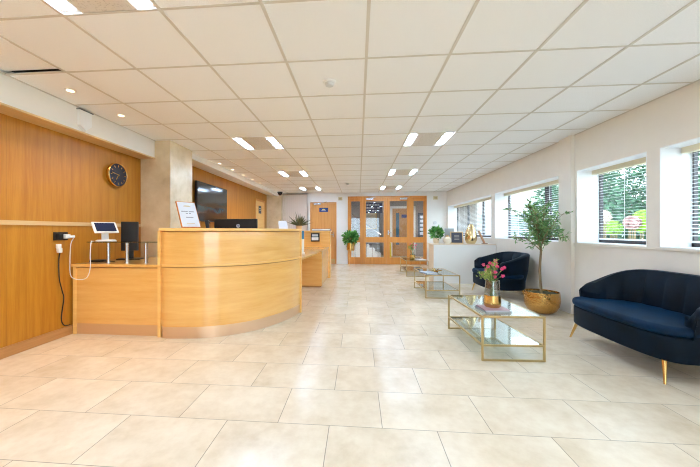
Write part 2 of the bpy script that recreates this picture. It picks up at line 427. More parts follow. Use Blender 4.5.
# ---- oak door in the back wall
d1 = thing('door_1', 'plain oak door with blue sign in the back wall', None, kind='structure')
f = MB(); f.box(-1.62, -1.585, YB-0.015, YB+0.12, 0, 2.075); f.box(-0.765, -0.73, YB-0.015, YB+0.12, 0, 2.075); f.box(-1.62, -0.73, YB-0.015, YB+0.12, 2.04, 2.075)
obj('door_frame', f, OAK_DOOR, d1)
obj('door_leaf', MB().box(-1.583, -0.767, YB+0.01, YB+0.055, 0.008, 2.037), OAK_DOOR, d1)
h = MB(); h.box(-0.86, -0.825, YB-0.005, YB+0.01, 0.90, 1.06, 0.003); h.tube([(-0.843, YB-0.002, 0.99), (-0.843, YB-0.05, 0.99), (-0.96, YB-0.05, 0.99)], 0.010)
obj('door_handle', h, CHROME, d1)
h = MB(); h.box(-1.50, -1.26, YB-0.05, YB+0.01, 1.99, 2.045, 0.005); h.tube([(-1.3, YB-0.03, 2.04), (-1.05, YB-0.05, 2.09)], 0.008)
obj('door_closer', h, CHROME, d1)
obj('kick_plate', MB().box(-1.57, -0.78, YB+0.006, YB+0.011, 0.02, 0.17), BRASS, d1)
SIGN_BLUE = mat('sign_blue', (18, 48, 120), 0.4); YEL = mat('sign_yellow', (240, 214, 90), 0.5); PALE_TXT = mat('sign_white', (220, 226, 238), 0.5)
s = thing('door_sign', 'blue sign with yellow wording on the plain oak door', 'sign', (-1.165, YB+0.004, 1.82))
obj('sign_plate', MB().box(-0.15, 0.15, -0.006, 0.004, -0.07, 0.07), SIGN_BLUE, s)
t = MB()
for q in range(5): t.box(-0.05+q*0.021, -0.036+q*0.021, -0.009, -0.006, 0.0, 0.03)
obj('lettering', t, YEL, s)
t = MB()
for q in range(8): t.box(-0.075+q*0.019, -0.061+q*0.019, -0.009, -0.006, -0.035, -0.022)
obj('small_lettering', t, PALE_TXT, s)

# ---- glazed oak double doors with side lights
xu = lambda u: -0.336+(u-348.2)*0.0326
zv = lambda v: 1.11-(v-230.9)*0.0337
d2 = thing('door_2', 'glazed oak double doors with side lights at the far end', None, kind='structure')
y0, y1 = YB-0.02, YB+0.07
L0, R0 = -0.35, 2.233
f = MB(); f.box(L0, L0+0.05, y0-0.01, y1+0.05, 0, 2.262); f.box(R0-0.05, R0, y0-0.01, y1+0.05, 0, 2.262); f.box(L0, R0, y0-0.01, y1+0.05, 2.21, 2.262)
for u in (362.0, 411.0): f.box(xu(u)-0.03, xu(u)+0.03, y0-0.01, y1+0.05, 0, 2.22)
obj('door_frame', f, FRAME_WOOD, d2)
rails = [(0.0, zv(257)), (zv(242.3), zv(237)), (zv(201.6), 2.21)]
def leafp(name, xa, xb, ga, gb, ya, yb):
    m_ = MB()
    m_.box(xa, ga, ya, yb, 0.006, 2.207); m_.box(gb, xb, ya, yb, 0.006, 2.207)
    for z0, z1 in rails: m_.box(ga, gb, ya, yb, max(z0, 0.006), min(z1, 2.207))
    o = obj(name, m_, FRAME_WOOD, d2)
    g_ = MB(); ym = (ya+yb)/2
    g_.box(ga-0.01, gb+0.01, ym-0.003, ym+0.003, zv(257)-0.01, zv(242.3)+0.01); g_.box(ga-0.01, gb+0.01, ym-0.003, ym+0.003, zv(237)-0.01, zv(201.6)+0.01)
    obj('pane', g_, GLASS_DOOR, o); return o
leafp('side_light', L0+0.05, xu(362)-0.03, xu(351.3), xu(360.3), y0+0.02, y1-0.02)
dl = leafp('door_leaf', xu(362)+0.031, xu(387.2), xu(366.2), xu(384.3), y0, y1-0.02)
dr = leafp('door_leaf', xu(387.4), xu(411)-0.031, xu(390.3), xu(407.6), y0, y1-0.02)
leafp('side_light', xu(411)+0.03, R0-0.05, xu(414.2), xu(424), y0+0.02, y1-0.02)
h = MB(); h.box(xu(388.8)-0.02, xu(388.8)+0.02, y0-0.012, y0, 0.98, 1.12, 0.003); h.tube([(xu(388.8), y0-0.01, 1.05), (xu(388.8), y0-0.055, 1.05), (xu(388.8)+0.1, y0-0.055, 1.05)], 0.01)
obj('door_handle', h, CHROME, dr)
for u, o in ((370, dl), (404, dr)):
    h = MB(); h.box(xu(u)-0.12, xu(u)+0.12, y0-0.05, y0, 2.14, 2.2, 0.005); h.tube([(xu(u), y0-0.03, 2.2), (xu(u)+0.2, y0-0.05, 2.23)], 0.008)
    obj('door_closer', h, CHROME, o)
# ---- oak door in the left wall, far end
d3 = thing('door_3', 'oak door in the panelled left wall near the far corner', None, kind='structure')
f = MB(); f.box(XL, XL+0.02, 9.02, 9.07, 0, 2.10); f.box(XL, XL+0.02, 9.93, 9.98, 0, 2.10); f.box(XL, XL+0.02, 9.02, 9.98, 2.05, 2.10)
obj('door_frame', f, OAK_DOOR, d3); obj('door_leaf', MB().box(XL, XL+0.012, 9.075, 9.925, 0.01, 2.045), OAK_EDGE, d3)
s = thing('door_sign', 'small dark square sign on the far door in the panelled wall', 'sign', (XL+0.013, 9.45, 1.78))
obj('sign_plate', MB().box(0, 0.006, -0.12, 0.12, -0.12, 0.12), mat('dark_sign', (44, 50, 78), 0.4), s)
t = MB(); t.box(0.006, 0.008, -0.07, 0.07, 0.02, 0.045); t.box(0.006, 0.008, -0.05, 0.05, -0.035, -0.015); obj('lettering', t, PALE_TXT, s)

# ================================================================== lobby beyond the glass doors
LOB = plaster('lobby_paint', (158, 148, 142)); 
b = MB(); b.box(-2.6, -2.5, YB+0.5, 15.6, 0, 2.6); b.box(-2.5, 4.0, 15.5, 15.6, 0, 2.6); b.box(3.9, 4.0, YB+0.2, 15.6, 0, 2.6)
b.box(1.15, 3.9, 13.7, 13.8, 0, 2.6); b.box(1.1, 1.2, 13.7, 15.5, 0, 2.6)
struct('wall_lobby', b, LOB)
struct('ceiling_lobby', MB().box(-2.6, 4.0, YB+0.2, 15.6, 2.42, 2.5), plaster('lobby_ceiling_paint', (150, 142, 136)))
for i, (x, y) in enumerate([(0.2, 12.0), (2.2, 12.2)]):
    lt = thing('ceiling_light', ['square lit ceiling panel in the lobby seen through the left door', 'square lit ceiling panel in the lobby seen through the right side light'][i], 'light', (x, y, 2.42))
    obj('light_frame', MB().box(-0.32, 0.32, -0.32, 0.32, -0.012, -0.001), WHITE, lt); obj('diffuser', MB().box(-0.29, 0.29, -0.29, 0.29, -0.018, -0.0125), emis('lobby_diffuser', (255, 246, 232), 9), lt)
d4 = thing('door_4', 'oak lobby door with narrow glass slot and white frame', None, kind='structure')
f = MB(); yb = 13.68
f.box(1.40, 1.50, yb-0.03, yb+0.02, 0, 2.2); f.box(2.40, 2.50, yb-0.03, yb+0.02, 0, 2.2); f.box(1.40, 2.50, yb-0.03, yb+0.02, 2.1, 2.2)
obj('door_frame', f, WHITE, d4)
obj('door_leaf', MB().box(1.5, 2.4, yb-0.005, yb+0.02, 0.01, 2.1), OAK_TRIM, d4)
obj('vision_panel', MB().box(1.66, 1.80, yb-0.01, yb-0.004, 0.5, 1.9), mat('blue_glass', (70, 110, 140), 0.15), d4)
s = thing('door_sign', 'dark blue sign on the lobby door behind the glass', 'sign', (2.1, yb-0.006, 1.76))
obj('sign_plate', MB().box(-0.2, 0.2, -0.006, 0, -0.07, 0.07), SIGN_BLUE, s)
s = thing('hanging_sign', 'wide navy sign with pale lines hanging in the lobby', 'sign', (0.52, 11.5, 1.97))
obj('sign_board', MB().box(-0.36, 0.36, -0.012, 0.012, -0.19, 0.19), mat('navy_board', (34, 44, 92), 0.4), s)
t = MB()
for r_ in range(3):
    for q in range(6):
        if random.random() < 0.75: t.box(-0.31+q*0.1, -0.24+q*0.1+random.uniform(0, 0.02), -0.015, -0.012, 0.09-r_*0.11, 0.125-r_*0.11)
obj('lettering', t, PALE_TXT, s)
for x in (-0.3, 0.3): obj('hanging_rod', MB().cyl((x, 0), 0.006, 0.19, 0.45), CHROME, s)
# stairs, noticeboard, picture
st = thing('staircase', 'pale staircase with steel rail rising in the lobby', 'staircase', (0, 0, 0))
t = MB()
for q in range(8): t.box(0.95-0.24*(q+1), 0.95-0.24*q, 13.0, 14.2, 0, 0.17*(q+1))
obj('steps', t, WHITE, st)
t = MB(); t.tube([(0.95, 12.98, 0.95), (-0.97, 12.98, 2.3)], 0.022)
for q in range(8): t.cyl((0.83-0.24*q, 12.98), 0.011, 0, 1.03+0.17*q)
obj('rail', t, CHROME, st)
p = thing('framed_picture', 'beige framed picture on the lobby end wall', 'picture', (0.62, 15.49, 1.65))
obj('picture_frame', MB().box(-0.3, 0.3, -0.03, 0, -0.45, 0.45), OAK_EDGE, p); obj('picture_sheet', MB().box(-0.25, 0.25, -0.034, -0.03, -0.4, 0.4), mat('beige_sheet', (226, 206, 170), 0.7), p)
p = thing('noticeboard', 'dark glass noticeboard with pale notices in the lobby', 'noticeboard', (2.95, 13.69, 1.4))
obj('board', MB().box(-0.34, 0.34, -0.03, 0, -0.55, 0.5), mat('board_dark', (58, 62, 74), 0.3), p)
t = MB()
for r_ in range(5):
    for q in range(2): t.box(-0.26+q*0.28, -0.04+q*0.28, -0.034, -0.03, 0.26-r_*0.18, 0.38-r_*0.18)
obj('notices', t, PALE_TXT, p)
p = thing('wet_floor_sign', 'yellow folding caution sign standing in the lobby', 'sign', (1.12, 11.9, 0))
YELP = mat('yellow_plastic', (240, 212, 20), 0.45)
obj('panel', MB().box(-0.14, 0.14, -0.008, 0.008, 0.0, 0.66, 0.004, M=T((0, -0.13, 0.005)) @ RX(math.radians(-11))), YELP, p)
obj('panel', MB().box(-0.14, 0.14, -0.008, 0.008, 0.0, 0.66, 0.004, M=T((0, 0.13, 0.005)) @ RX(math.radians(11))), YELP, p)
p = thing('lobby_window', None, None, kind='structure'); p.name = 'window_10'
obj('window_frame', MB().box(-2.5, -2.46, 12.2, 14.4, 0.9, 2.1), WHITE, p); obj('window_pane', MB().box(-2.46, -2.455, 12.3, 14.3, 1.0, 2.0), emis('lit_lobby_window', (214, 232, 255), 3.0), p)

# ================================================================== outside
struct('ground', MB().box(3.26, 30, -12, 40, -0.5, -0.35), PAVE)
struct('ground', MB().box(-8, 12, -20, YF-0.2, -0.3, -0.15), PAVE)
def blob_tree(name, label, cat, loc, trunk_h, blobs, lm, n, ls, group=None, stem=0.1):
    t_ = thing(name, label, cat, loc, group=group)
    m_ = MB(); m_.tube([(0, 0, 0), (0.03, 0.02, trunk_h*0.5), (0, 0, trunk_h)], stem, 8, stem*0.6)
    top = Vector((0, 0, trunk_h*0.85))
    for bx, by, bz, br in blobs: m_.tube([top, (Vector((bx, by, bz))+top)/2+Vector((0, 0, 0.05)), (bx, by, bz)], stem*0.5, 6, stem*0.15)
    obj('trunk', m_, BARK, t_, True)
    m_ = MB(); tot = sum(q[3]**2 for q in blobs)
    for bx, by, bz, br in blobs:
        for _ in range(int(n*br*br/tot)):
            v = Vector((random.gauss(0, 1), random.gauss(0, 1), random.gauss(0, 1))).normalized()*br*random.uniform(0.55, 1.05)
            p_ = Vector((bx, by, bz))+v*1.0
            m_.leaf(p_, v+Vector((random.uniform(-.5, .5), random.uniform(-.5, .5), -0.3))*br, ls*random.uniform(.7, 1.3), ls*0.6)
    obj('foliage', m_, lm, t_); return t_
TB = [(0, 0, 3.2, 1.3), (0.9, 0.4, 2.6, 1.1), (-0.8, -0.3, 2.5, 1.1), (0.2, -0.8, 1.9, 1.1), (-0.2, 0.8, 1.7, 1.1), (0.6, -0.4, 4.1, 1.0), (-0.5, 0.3, 0.9, 0.9), (0.5, -0.2, 0.8, 0.9)]
tr = blob_tree('garden_tree', 'leafy green garden tree showing through the right half of the window over the sofa', 'tree', (10.6, 9.6, -0.35), 2.2, TB, LEAF_TREE, 5200, 0.20, 'garden trees beyond the windows')
for (x, y, lab, r_) in [(8.8, 13.2, 'leafy green garden tree showing through the left half of the window over the sofa', 1.0), (12.2, 5.4, 'leafy green garden tree seen past the blind at the right edge', 2.0), (13.0, 15.3, 'leafy green garden tree seen behind the potted olive tree', 3.0),
                        (15.8, 10.6, 'leafy green garden tree furthest from the windows, above the others', 4.0)]:
    q = dup(tr, (x, y, -0.35), r_, lab)
    if r_ == 4.0: q.scale = (1.2, 1.2, 1.6)
def flower_bush(name, label, loc, r, lm, n, ls, stemh):
    t_ = thing(name, label, 'shrub', loc)
    m_ = MB()
    for q in range(9):
        a = q*0.7; m_.tube([(0.02*math.cos(a), 0.02*math.sin(a), 0), (r*0.35*math.cos(a), r*0.35*math.sin(a), stemh)], 0.008, 5)
    obj('stems', m_, BARK, t_)
    m_ = MB()
    for _ in range(n):
        v = Vector((random.gauss(0, 1), random.gauss(0, 1), random.gauss(0, 1))).normalized()*r*random.uniform(0.75, 1)
        m_.leaf(v+Vector((0, 0, stemh)), v.cross(Vector((0.3, 0.2, 1))), ls, ls*0.8, v)
    obj('foliage', m_, lm, t_); return t_
flower_bush('flowering_shrub', 'round cream flowering bush outside the window over the sofa', (4.59, 6.15, -0.35), 0.125, CREAM_P, 500, 0.045, 1.72)
flower_bush('flowering_shrub', 'pale pink flowering bush outside the window over the sofa', (4.60, 5.55, -0.35), 0.115, PALE_PINK, 500, 0.045, 1.60)
flower_bush('lime_shrub', 'bright lime bush outside at the right edge of the window over the sofa', (5.22, 6.02, -0.35), 0.21, LEAF_LIME, 900, 0.07, 1.63)
flower_bush('lime_shrub', 'low lime bush outside between the cream and pink bushes', (5.25, 6.76, -0.35), 0.15, LEAF_LIME, 600, 0.06, 1.52)
bd = thing('neighbouring_building', 'white building with grey windows outside beyond the far windows', 'building', (0, 0, 0))
obj('facade', MB().box(5.2, 13.0, 17.5, 24, -0.35, 5.0), RENDER_W, bd)
for q in range(3):
    t = MB(); t.box(5.7+q*2.3, 7.0+q*2.3, 17.46, 17.5, 0.9, 2.0); obj('window', t, mat('grey_pane', (150, 160, 172), 0.2), bd)
hd = MB()
for _ in range(3800):
    hd.leaf((random.uniform(6.8, 7.6), random.uniform(1.5, 9.5), random.uniform(-0.35, 0.75)), (random.gauss(0, 1), random.gauss(0, 1), random.gauss(0, 1)), 0.14, 0.09)
tag(obj('hedge', hd, LEAF_DARK), 'low clipped green hedge running along outside the windows', 'hedge')

# ================================================================== FURNITURE AND FITTINGS
# ---- reception counter
cp = [(-2.052, 3.030), (-1.98, 2.997), (-1.80, 3.004), (-1.60, 3.035), (-1.36, 3.143), (-1.13, 3.330), (-0.955, 3.600), (-0.85, 3.85), (-0.79, 4.10)]
arc = [(p_.x, p_.y) for p_ in catmull([(x, y, 0) for x, y in cp], 6)]
def offs(poly, d):
    out = []
    for i, p_ in enumerate(poly):
        a = Vector(poly[max(i-1, 0)]); b_ = Vector(poly[min(i+1, len(poly)-1)]); t_ = (b_-a).normalized(); out.append((p_[0]-t_.y*d, p_[1]+t_.x*d))
    return out
def band(o1, o2): return list(o1)+list(reversed(o2))
rc = thing('reception_counter', 'tall curved light oak reception counter with steel plinth', 'counter', (0, 0, 0))
obj('counter_panel', MB().prism(band(arc, offs(arc, 0.03)), 0.12, 0.732), OAK_DESK, rc, True)
obj('counter_panel', MB().prism(band(arc, offs(arc, 0.03)), 0.762, 1.098), OAK_DESK, rc, True)
obj('counter_band', MB().prism(band(offs(arc, -0.016), offs(arc, 0.02)), 0.742, 0.764), OAK_EDGE, rc, True)
obj('shadow_gap', MB().prism(band(offs(arc, 0.012), offs(arc, 0.026)), 0.728, 0.744).prism(band(offs(arc, 0.012), offs(arc, 0.026)), 1.094, 1.110), mat('gap_brown', (184, 130, 72), 0.7), rc, True)  # recessed brown strips paint the shade below the band and the top
obj('plinth', MB().prism(band(offs(arc, 0.004), offs(arc, 0.028)), 0.0, 0.12), mat('copper_steel', (232, 200, 168), 0.28, 0.8), rc, True)
obj('counter_top', MB().prism(band(offs(arc, -0.024), offs(arc, 0.30)), 1.108, 1.138, 0.003), OAK_EDGE, rc, True)
obj('end_panel', MB().box(-2.085, -2.052, 3.02, 3.32, 0, 1.112), OAK_EDGE, rc)
obj('end_panel', MB().box(-1.08, -0.770, 4.10, 4.13, 0, 1.112), OAK_EDGE, rc)
# ---- low desk to the left
ld = thing('reception_desk', 'low straight oak reception desk against the panelled wall', 'desk', (0, 0, 0))
obj('front_panel', MB().box(-3.035, -2.087, 3.055, 3.08, 0.115, 0.714), OAK_DESK, ld)
obj('shadow_gap', MB().box(-3.03, -2.087, 3.067, 3.079, 0.71, 0.726), mat('gap_brown', (184, 130, 72), 0.7), ld)  # brown strip colours in the shade under the desk top
obj('plinth', MB().box(-3.035, -2.087, 3.06, 3.08, 0.0, 0.115), mat('copper_strip', (222, 178, 130), 0.4, 0.4), ld)
obj('end_panel', MB().box(-3.065, -3.03, 3.045, 3.90, 0.0, 0.725, 0.003), OAK_EDGE, ld)
obj('desk_top', MB().box(-3.075, -2.087, 3.035, 3.95, 0.725, 0.755, 0.004), OAK_DESK, ld)
# ---- worktop behind the counter
wt = thing('inner_worktop', 'oak worktop inside the curved counter carrying the monitors', 'desk', (0, 0, 0))
obj('desk_top', MB().prism([(-2.085, 3.36), (-1.75, 3.34), (-1.45, 3.50), (-1.22, 3.78), (-1.12, 4.04), (-1.12, 4.09), (-2.085, 4.09)], 0.725, 0.75), OAK_DESK, wt)
for x, y in ((-2.06, 3.39), (-2.06, 4.06), (-1.17, 4.06), (-1.30, 3.80)): obj('leg', MB().cyl((x, y), 0.02, 0, 0.725), CHROME, wt)
# ---- rear wing of the desk
rw = thing('rear_desk', 'rear oak desk wing running back from the curved counter', 'desk', (0, 0, 0))
obj('desk_top', MB().prism([(-1.35, 4.135), (-0.765, 4.135), (-0.668, 6.98), (-1.35, 6.98)], 0.712, 0.742), OAK_DESK, rw)
obj('cabinet', MB().box(-1.33, -0.715, 5.96, 7.15, 0.03, 0.712), OAK_DESK, rw)
obj('plinth', MB().box(-1.31, -0.73, 5.98, 7.13, 0, 0.03), OAK_TRIM, rw)
fc = thing('far_counter', 'far raised oak counter section behind the rear desk wing', 'counter', (0, 0, 0))
obj('counter_panel', MB().box(-1.95, -0.66, 7.16, 7.19, 0.0, 1.09), OAK_DESK, fc)
obj('counter_top', MB().box(-1.97, -0.64, 7.14, 7.44, 1.09, 1.115, 0.003), OAK_EDGE, fc)
obj('end_panel', MB().box(-0.69, -0.66, 7.19, 7.42, 0, 1.09), OAK_EDGE, fc)
obj('end_panel', MB().box(-1.95, -1.92, 7.19, 7.42, 0, 1.09), OAK_EDGE, fc)
# ---- glass shelf on steel posts
gs = thing('glass_shelf', 'clear glass shelf raised on steel posts over the low desk', 'shelf', (0, 0, 0))
obj('shelf_glass', MB().box(-2.975, -2.088, 3.12, 3.42, 0.980, 0.992), glass('shelf_glass', (0.70, 0.80, 0.76), 0.10), gs)
for x in (-2.815, -2.59, -2.365): obj('post', MB().cyl((x, 3.23), 0.018, 0.755, 0.980).cyl((x, 3.23), 0.026, 0.755, 0.762), CHROME, gs, True)
# ---- tablet on its stand
tb = thing('tablet', 'white framed tablet on a white stand on the glass shelf', 'tablet', (-2.85, 3.24, 0.992), 1.15)
obj('stand_base', MB().lathe([(0, 0), (0.095, 0), (0.10, 0.008), (0.085, 0.018), (0.0, 0.022)], n=36).box(-0.001, 0.001, -0.001, 0.001, 0, 0.02), WHITE_PL, tb, True)
obj('stand_neck', MB().box(-0.035, 0.035, -0.012, 0.012, 0, 0.10, 0.006, M=T((0, 0.02, 0.015)) @ RX(math.radians(-8))), WHITE_PL, tb)
M = T((-0.01, 0.0, 0.155)) @ RX(math.radians(-36))
obj('tablet_case', MB().box(-0.122, 0.122, -0.01, 0.01, -0.075, 0.075, 0.008, M=M, seg=3), WHITE_PL, tb, 30)
obj('screen', MB().box(-0.100, 0.100, -0.0125, -0.0098, -0.058, 0.058, M=M), mat('dark_screen', (34, 44, 74), 0.1), tb)
# ---- cables and sockets
so = thing('wall_socket', 'dark double wall socket with plugs on the oak panelling', 'socket', (XN, 2.93, 1.055))
obj('socket_plate', MB().box(0, 0.012, -0.075, 0.075, -0.043, 0.043, 0.003), mat('dark_socket', (62, 50, 44), 0.35, 0.5), so)
obj('black_plug', MB().box(0.012, 0.055, -0.062, -0.012, -0.03, 0.025, 0.006), BLACK, so)
obj('white_plug', MB().box(0.012, 0.06, 0.008, 0.06, -0.025, 0.02, 0.006).box(0.03, 0.07, 0.03, 0.10, -0.018, 0.008, 0.004), WHITE_PL, so)
jt = MB(); jt.box(XN+0.012, XN+0.045, 2.87, 2.905, 0.93, 0.975, 0.005); jt.box(XN+0.012, XN+0.04, 2.88, 2.92, 0.885, 0.935, 0.005); jt.box(XN+0.001, XN+0.03, 2.89, 2.90, 0.90, 0.95)
jt.mi = 1
jt.tube([(p_.x, p_.y, p_.z) for p_ in catmull([(XN+0.03, 2.90, 0.89), (XN+0.012, 2.905, 0.80), (XN+0.012, 2.91, 0.62), (XN+0.014, 2.94, 0.48), (XN+0.02, 2.95, 0.40), (XN+0.014, 2.93, 0.20), (XN+0.016, 2.96, 0.12), (XN+0.02, 3.02, 0.108)], 6)], 0.0055)
tag(obj('power_cord', jt, [WHITE_PL, BLACK], None, True), 'black power cord hanging down the panelling beside the low desk', 'cord')
cb = MB().tube([(p_.x, p_.y, p_.z) for p_ in catmull([(XN+0.05, 3.03, 1.03), (XN+0.05, 3.00, 0.97), (XN+0.04, 3.0, 0.80), (-3.00, 2.96, 0.64), (-2.92, 2.97, 0.60), (-2.84, 2.98, 0.62), (-2.81, 2.99, 0.72), (-2.82, 3.0, 0.86), (-2.85, 3.04, 0.97), (-2.88, 3.08, 1.000), (-2.90, 3.10, 0.998), (-2.90, 3.135, 0.9965)], 7)], 0.0035)
tag(obj('charging_cable', cb, WHITE_PL, None, True), 'white charging cable looping from the wall socket to the tablet', 'cable')
cb = MB().tube([(p_.x, p_.y, p_.z) for p_ in catmull([(-2.91, 3.24, 1.16), (-2.98, 3.26, 1.15), (-2.995, 3.27, 1.12), (-2.95, 3.28, 1.09), (-2.88, 3.28, 1.10)], 6)], 0.004)
q = obj('cable_loop', cb, WHITE_PL, None, True); q.parent = tb; q.matrix_parent_inverse = (T(tb.location) @ RZ(1.15)).inverted()
# ---- monitor in black seen edge-on beneath the shelf
def monitor(name, label, loc, rz, w_, h_, zc, tilt=0, logo=False, portrait=False):
    t_ = thing(name, label, 'monitor', loc, rz)
    b_ = MB(); b_.box(-0.13, 0.13, -0.09, 0.09, 0, 0.012, 0.005); obj('base', b_, BLACK, t_)
    b_ = MB(); b_.box(-0.03, 0.03, 0.0, 0.022, 0.01, zc, 0.004); obj('neck', b_, BLACK, t_)
    M_ = T((0, -0.02, zc)) @ RX(tilt)
    obj('case', MB().box(-w_/2, w_/2, -0.022, 0.02, -h_/2, h_/2, 0.006, M=M_), BLACK, t_)
    obj('screen', MB().box(-w_/2+0.012, w_/2-0.012, 0.0205, 0.0225, -h_/2+0.015, h_/2-0.012, M=M_) if True else None, BLACKG, t_)
    return t_, M_
# monitors stand with the screen towards +y (staff side)
mn, M_ = monitor('computer_monitor', 'black monitor with round silver logo, its back to the viewer, behind the counter', (-1.58, 3.86, 0.75), 0.06, 0.555, 0.33, 0.35)
o = obj('logo_disc', MB().cyl((0, 0), 0.024, 0, 0.003, 32, M=M_ @ T((0.035, -0.022, 0.075)) @ RX(PI/2)), mat('logo_silver', (190, 200, 214), 0.3, 0.3), mn)
fc_ = bpy.data.curves.new('logo_letters', 'FONT'); fc_.body = 'hp'; fc_.size = 0.034; fc_.shear = 0.3; fc_.align_x = 'CENTER'; fc_.align_y = 'CENTER'; fc_.extrude = 0.0005
tmp = bpy.data.objects.new('tmp', fc_); COL.objects.link(tmp); bpy.context.view_layer.update(); fc_.materials.append(SIGN_BLUE); lm_ = bpy.data.meshes.new_from_object(tmp); bpy.data.objects.remove(tmp); fo = bpy.data.objects.new('logo_letters', lm_); COL.objects.link(fo); fo.parent = mn; fo.location = (0.035, -0.0465, 0.428); fo.rotation_euler = (PI/2, 0, 0)
monitor('computer_monitor', 'black monitor turned side-on beside the framed notice', (-2.00, 4.0, 0.75), -1.15, 0.50, 0.31, 0.345, tilt=0.12)
monitor('desk_screen', 'upright black screen on a stand under the glass shelf', (-2.84, 3.60, 0.755), 0.35, 0.185, 0.36, 0.29)
kb = MB(); kb.box(-3.06, -2.93, 3.24, 3.36, 0.755, 0.775, 0.004); kb.tube([(-2.93, 3.30, 0.765), (-2.86, 3.27, 0.762), (-2.78, 3.28, 0.762)], 0.006)
tag(obj('card_reader', kb, BLACK), 'small flat black device with a cable lying on the low desk', 'card reader')
# ---- framed notice on counter
nf = thing('notice_frame', 'white notice in an orange wooden frame standing on the counter', 'notice', (-1.785, 3.15, 1.1465), math.radians(60))
M = RX(math.radians(-24))
obj('notice_backing', MB().box(-0.108, 0.108, 0, 0.014, 0, 0.31, 0.002, M=M), wood('orange_wood', (222, 142, 66), (204, 120, 48), 'z', 0.4), nf)
obj('notice_sheet', MB().box(-0.100, 0.100, -0.003, 0.0005, 0.008, 0.302, M=M), mat('paper_white', (228, 232, 240), 0.5), nf)
t = MB(); t.mi = 0
for z, w2 in ((0.185, 0.15), (0.162, 0.06), (0.115, 0.10)): 
    n_ = int(w2/0.012)
    for q in range(n_):
        if random.random() < .85: t.box(-w2/2+q*0.012, -w2/2+q*0.012+0.009, -0.0045, -0.003, z, z+0.008, M=M)
obj('printed_text', t, mat('grey_ink', (120, 122, 130), 0.6), nf)
t = MB()
for z, w2 in ((0.255, 0.05), (0.25, 0.08), (0.045, 0.09)): t.box(-w2/2, w2/2, -0.0045, -0.003, z, z+0.006, M=M)
obj('gold_logo_print', t, mat('gold_ink', (216, 190, 130), 0.5), nf)
obj('easel_leg', MB().box(-0.03, 0.03, 0.0, 0.008, 0, 0.17, 0.002, M=T((0, 0.135, 0.0)) @ RX(math.radians(20))), mat('brown_backing', (140, 84, 46), 0.6), nf)
# ---- leaflet stand, terminal, plant, papers on rear desk
ls_ = thing('leaflet_stand', 'blue and white leaflet stand on the rear oak desk', 'leaflet stand', (-0.90, 4.75, 0.742), 0.2)
obj('holder', MB().box(-0.06, 0.06, -0.03, 0.03, 0, 0.03, 0.003), WHITE_PL, ls_)
obj('leaflet', MB().box(-0.05, 0.05, -0.006, 0.006, 0.03, 0.24), WHITE_PL, ls_); obj('blue_leaflet', MB().box(-0.05, 0.05, -0.008, 0.008, 0.24, 0.37), mat('leaflet_blue', (50, 130, 176), 0.5), ls_)
bp = thing('blue_folder', 'dark blue flat folder lying on top of the far counter', 'folder', (-0.88, 7.28, 1.115), 0.05)
obj('cover', MB().box(-0.22, 0.22, -0.12, 0.12, 0, 0.045, 0.004), mat('folder_blue', (36, 66, 124), 0.45), bp)
obj('pages', MB().box(-0.215, 0.215, -0.124, -0.10, 0.008, 0.038), WHITE_PL, bp)
ct = thing('card_terminal', 'small black and white box fixed to the front of the far counter', 'card terminal', (-1.01, 7.16, 0.96))
obj('terminal_body', MB().box(-0.10, 0.10, -0.06, 0, -0.10, 0.10, 0.008), BLACK, ct)
obj('label_plate', MB().box(-0.08, 0.08, -0.064, -0.06, -0.07, 0.0), WHITE_PL, ct); obj('screen', MB().box(-0.07, 0.07, -0.064, -0.06, 0.02, 0.07), mat('grey_screen', (190, 196, 202), 0.3), ct)
def spiky(name, label, loc, n, l, w_, lm, potm, pr_, ph, spread=1.0):
    t_ = thing(name, label, 'plant', loc)
    obj('pot', MB().lathe([(0, 0), (pr_*0.8, 0), (pr_, ph*0.9), (pr_, ph), (pr_*0.88, ph), (pr_*0.86, ph*0.85), (0, ph*0.85)], n=28), potm, t_, True)
    m_ = MB()
    for _ in range(n):
        a = random.uniform(0, 2*PI); e_ = random.uniform(0.15, 1.3); d = Vector((math.cos(a)*math.sin(e_)*spread, math.sin(a)*math.sin(e_)*spread, math.cos(e_)))
        m_.leaf(Vector((0, 0, ph*0.85))+d*0.01, d, l*random.uniform(.6, 1.1), w_)
    obj('foliage', m_, lm, t_); return t_
spiky('potted_plant', 'dark spiky plant in a pale pot on the far counter', (-1.43, 7.29, 1.115), 70, 0.34, 0.03, leafm('spiky_leaf', (60, 72, 40), (120, 116, 70)), mat('tan_pot', (226, 180, 130), 0.6), 0.075, 0.12, 1.1)
pp = thing('paper_tray', 'white stack of papers tilted on a stand on the far counter', 'papers', (-1.80, 7.27, 1.115), 0.5)
obj('tray', MB().box(-0.11, 0.11, -0.01, 0.01, 0.0, 0.22, 0.003, M=T((0, 0, 0.004)) @ RX(-0.5)), WHITE_PL, pp); obj('sheet', MB().box(-0.10, 0.10, -0.013, -0.01, 0.04, 0.26, M=T((0, 0, 0.004)) @ RX(-0.5)), mat('sheet', (214, 216, 222), .6), pp)
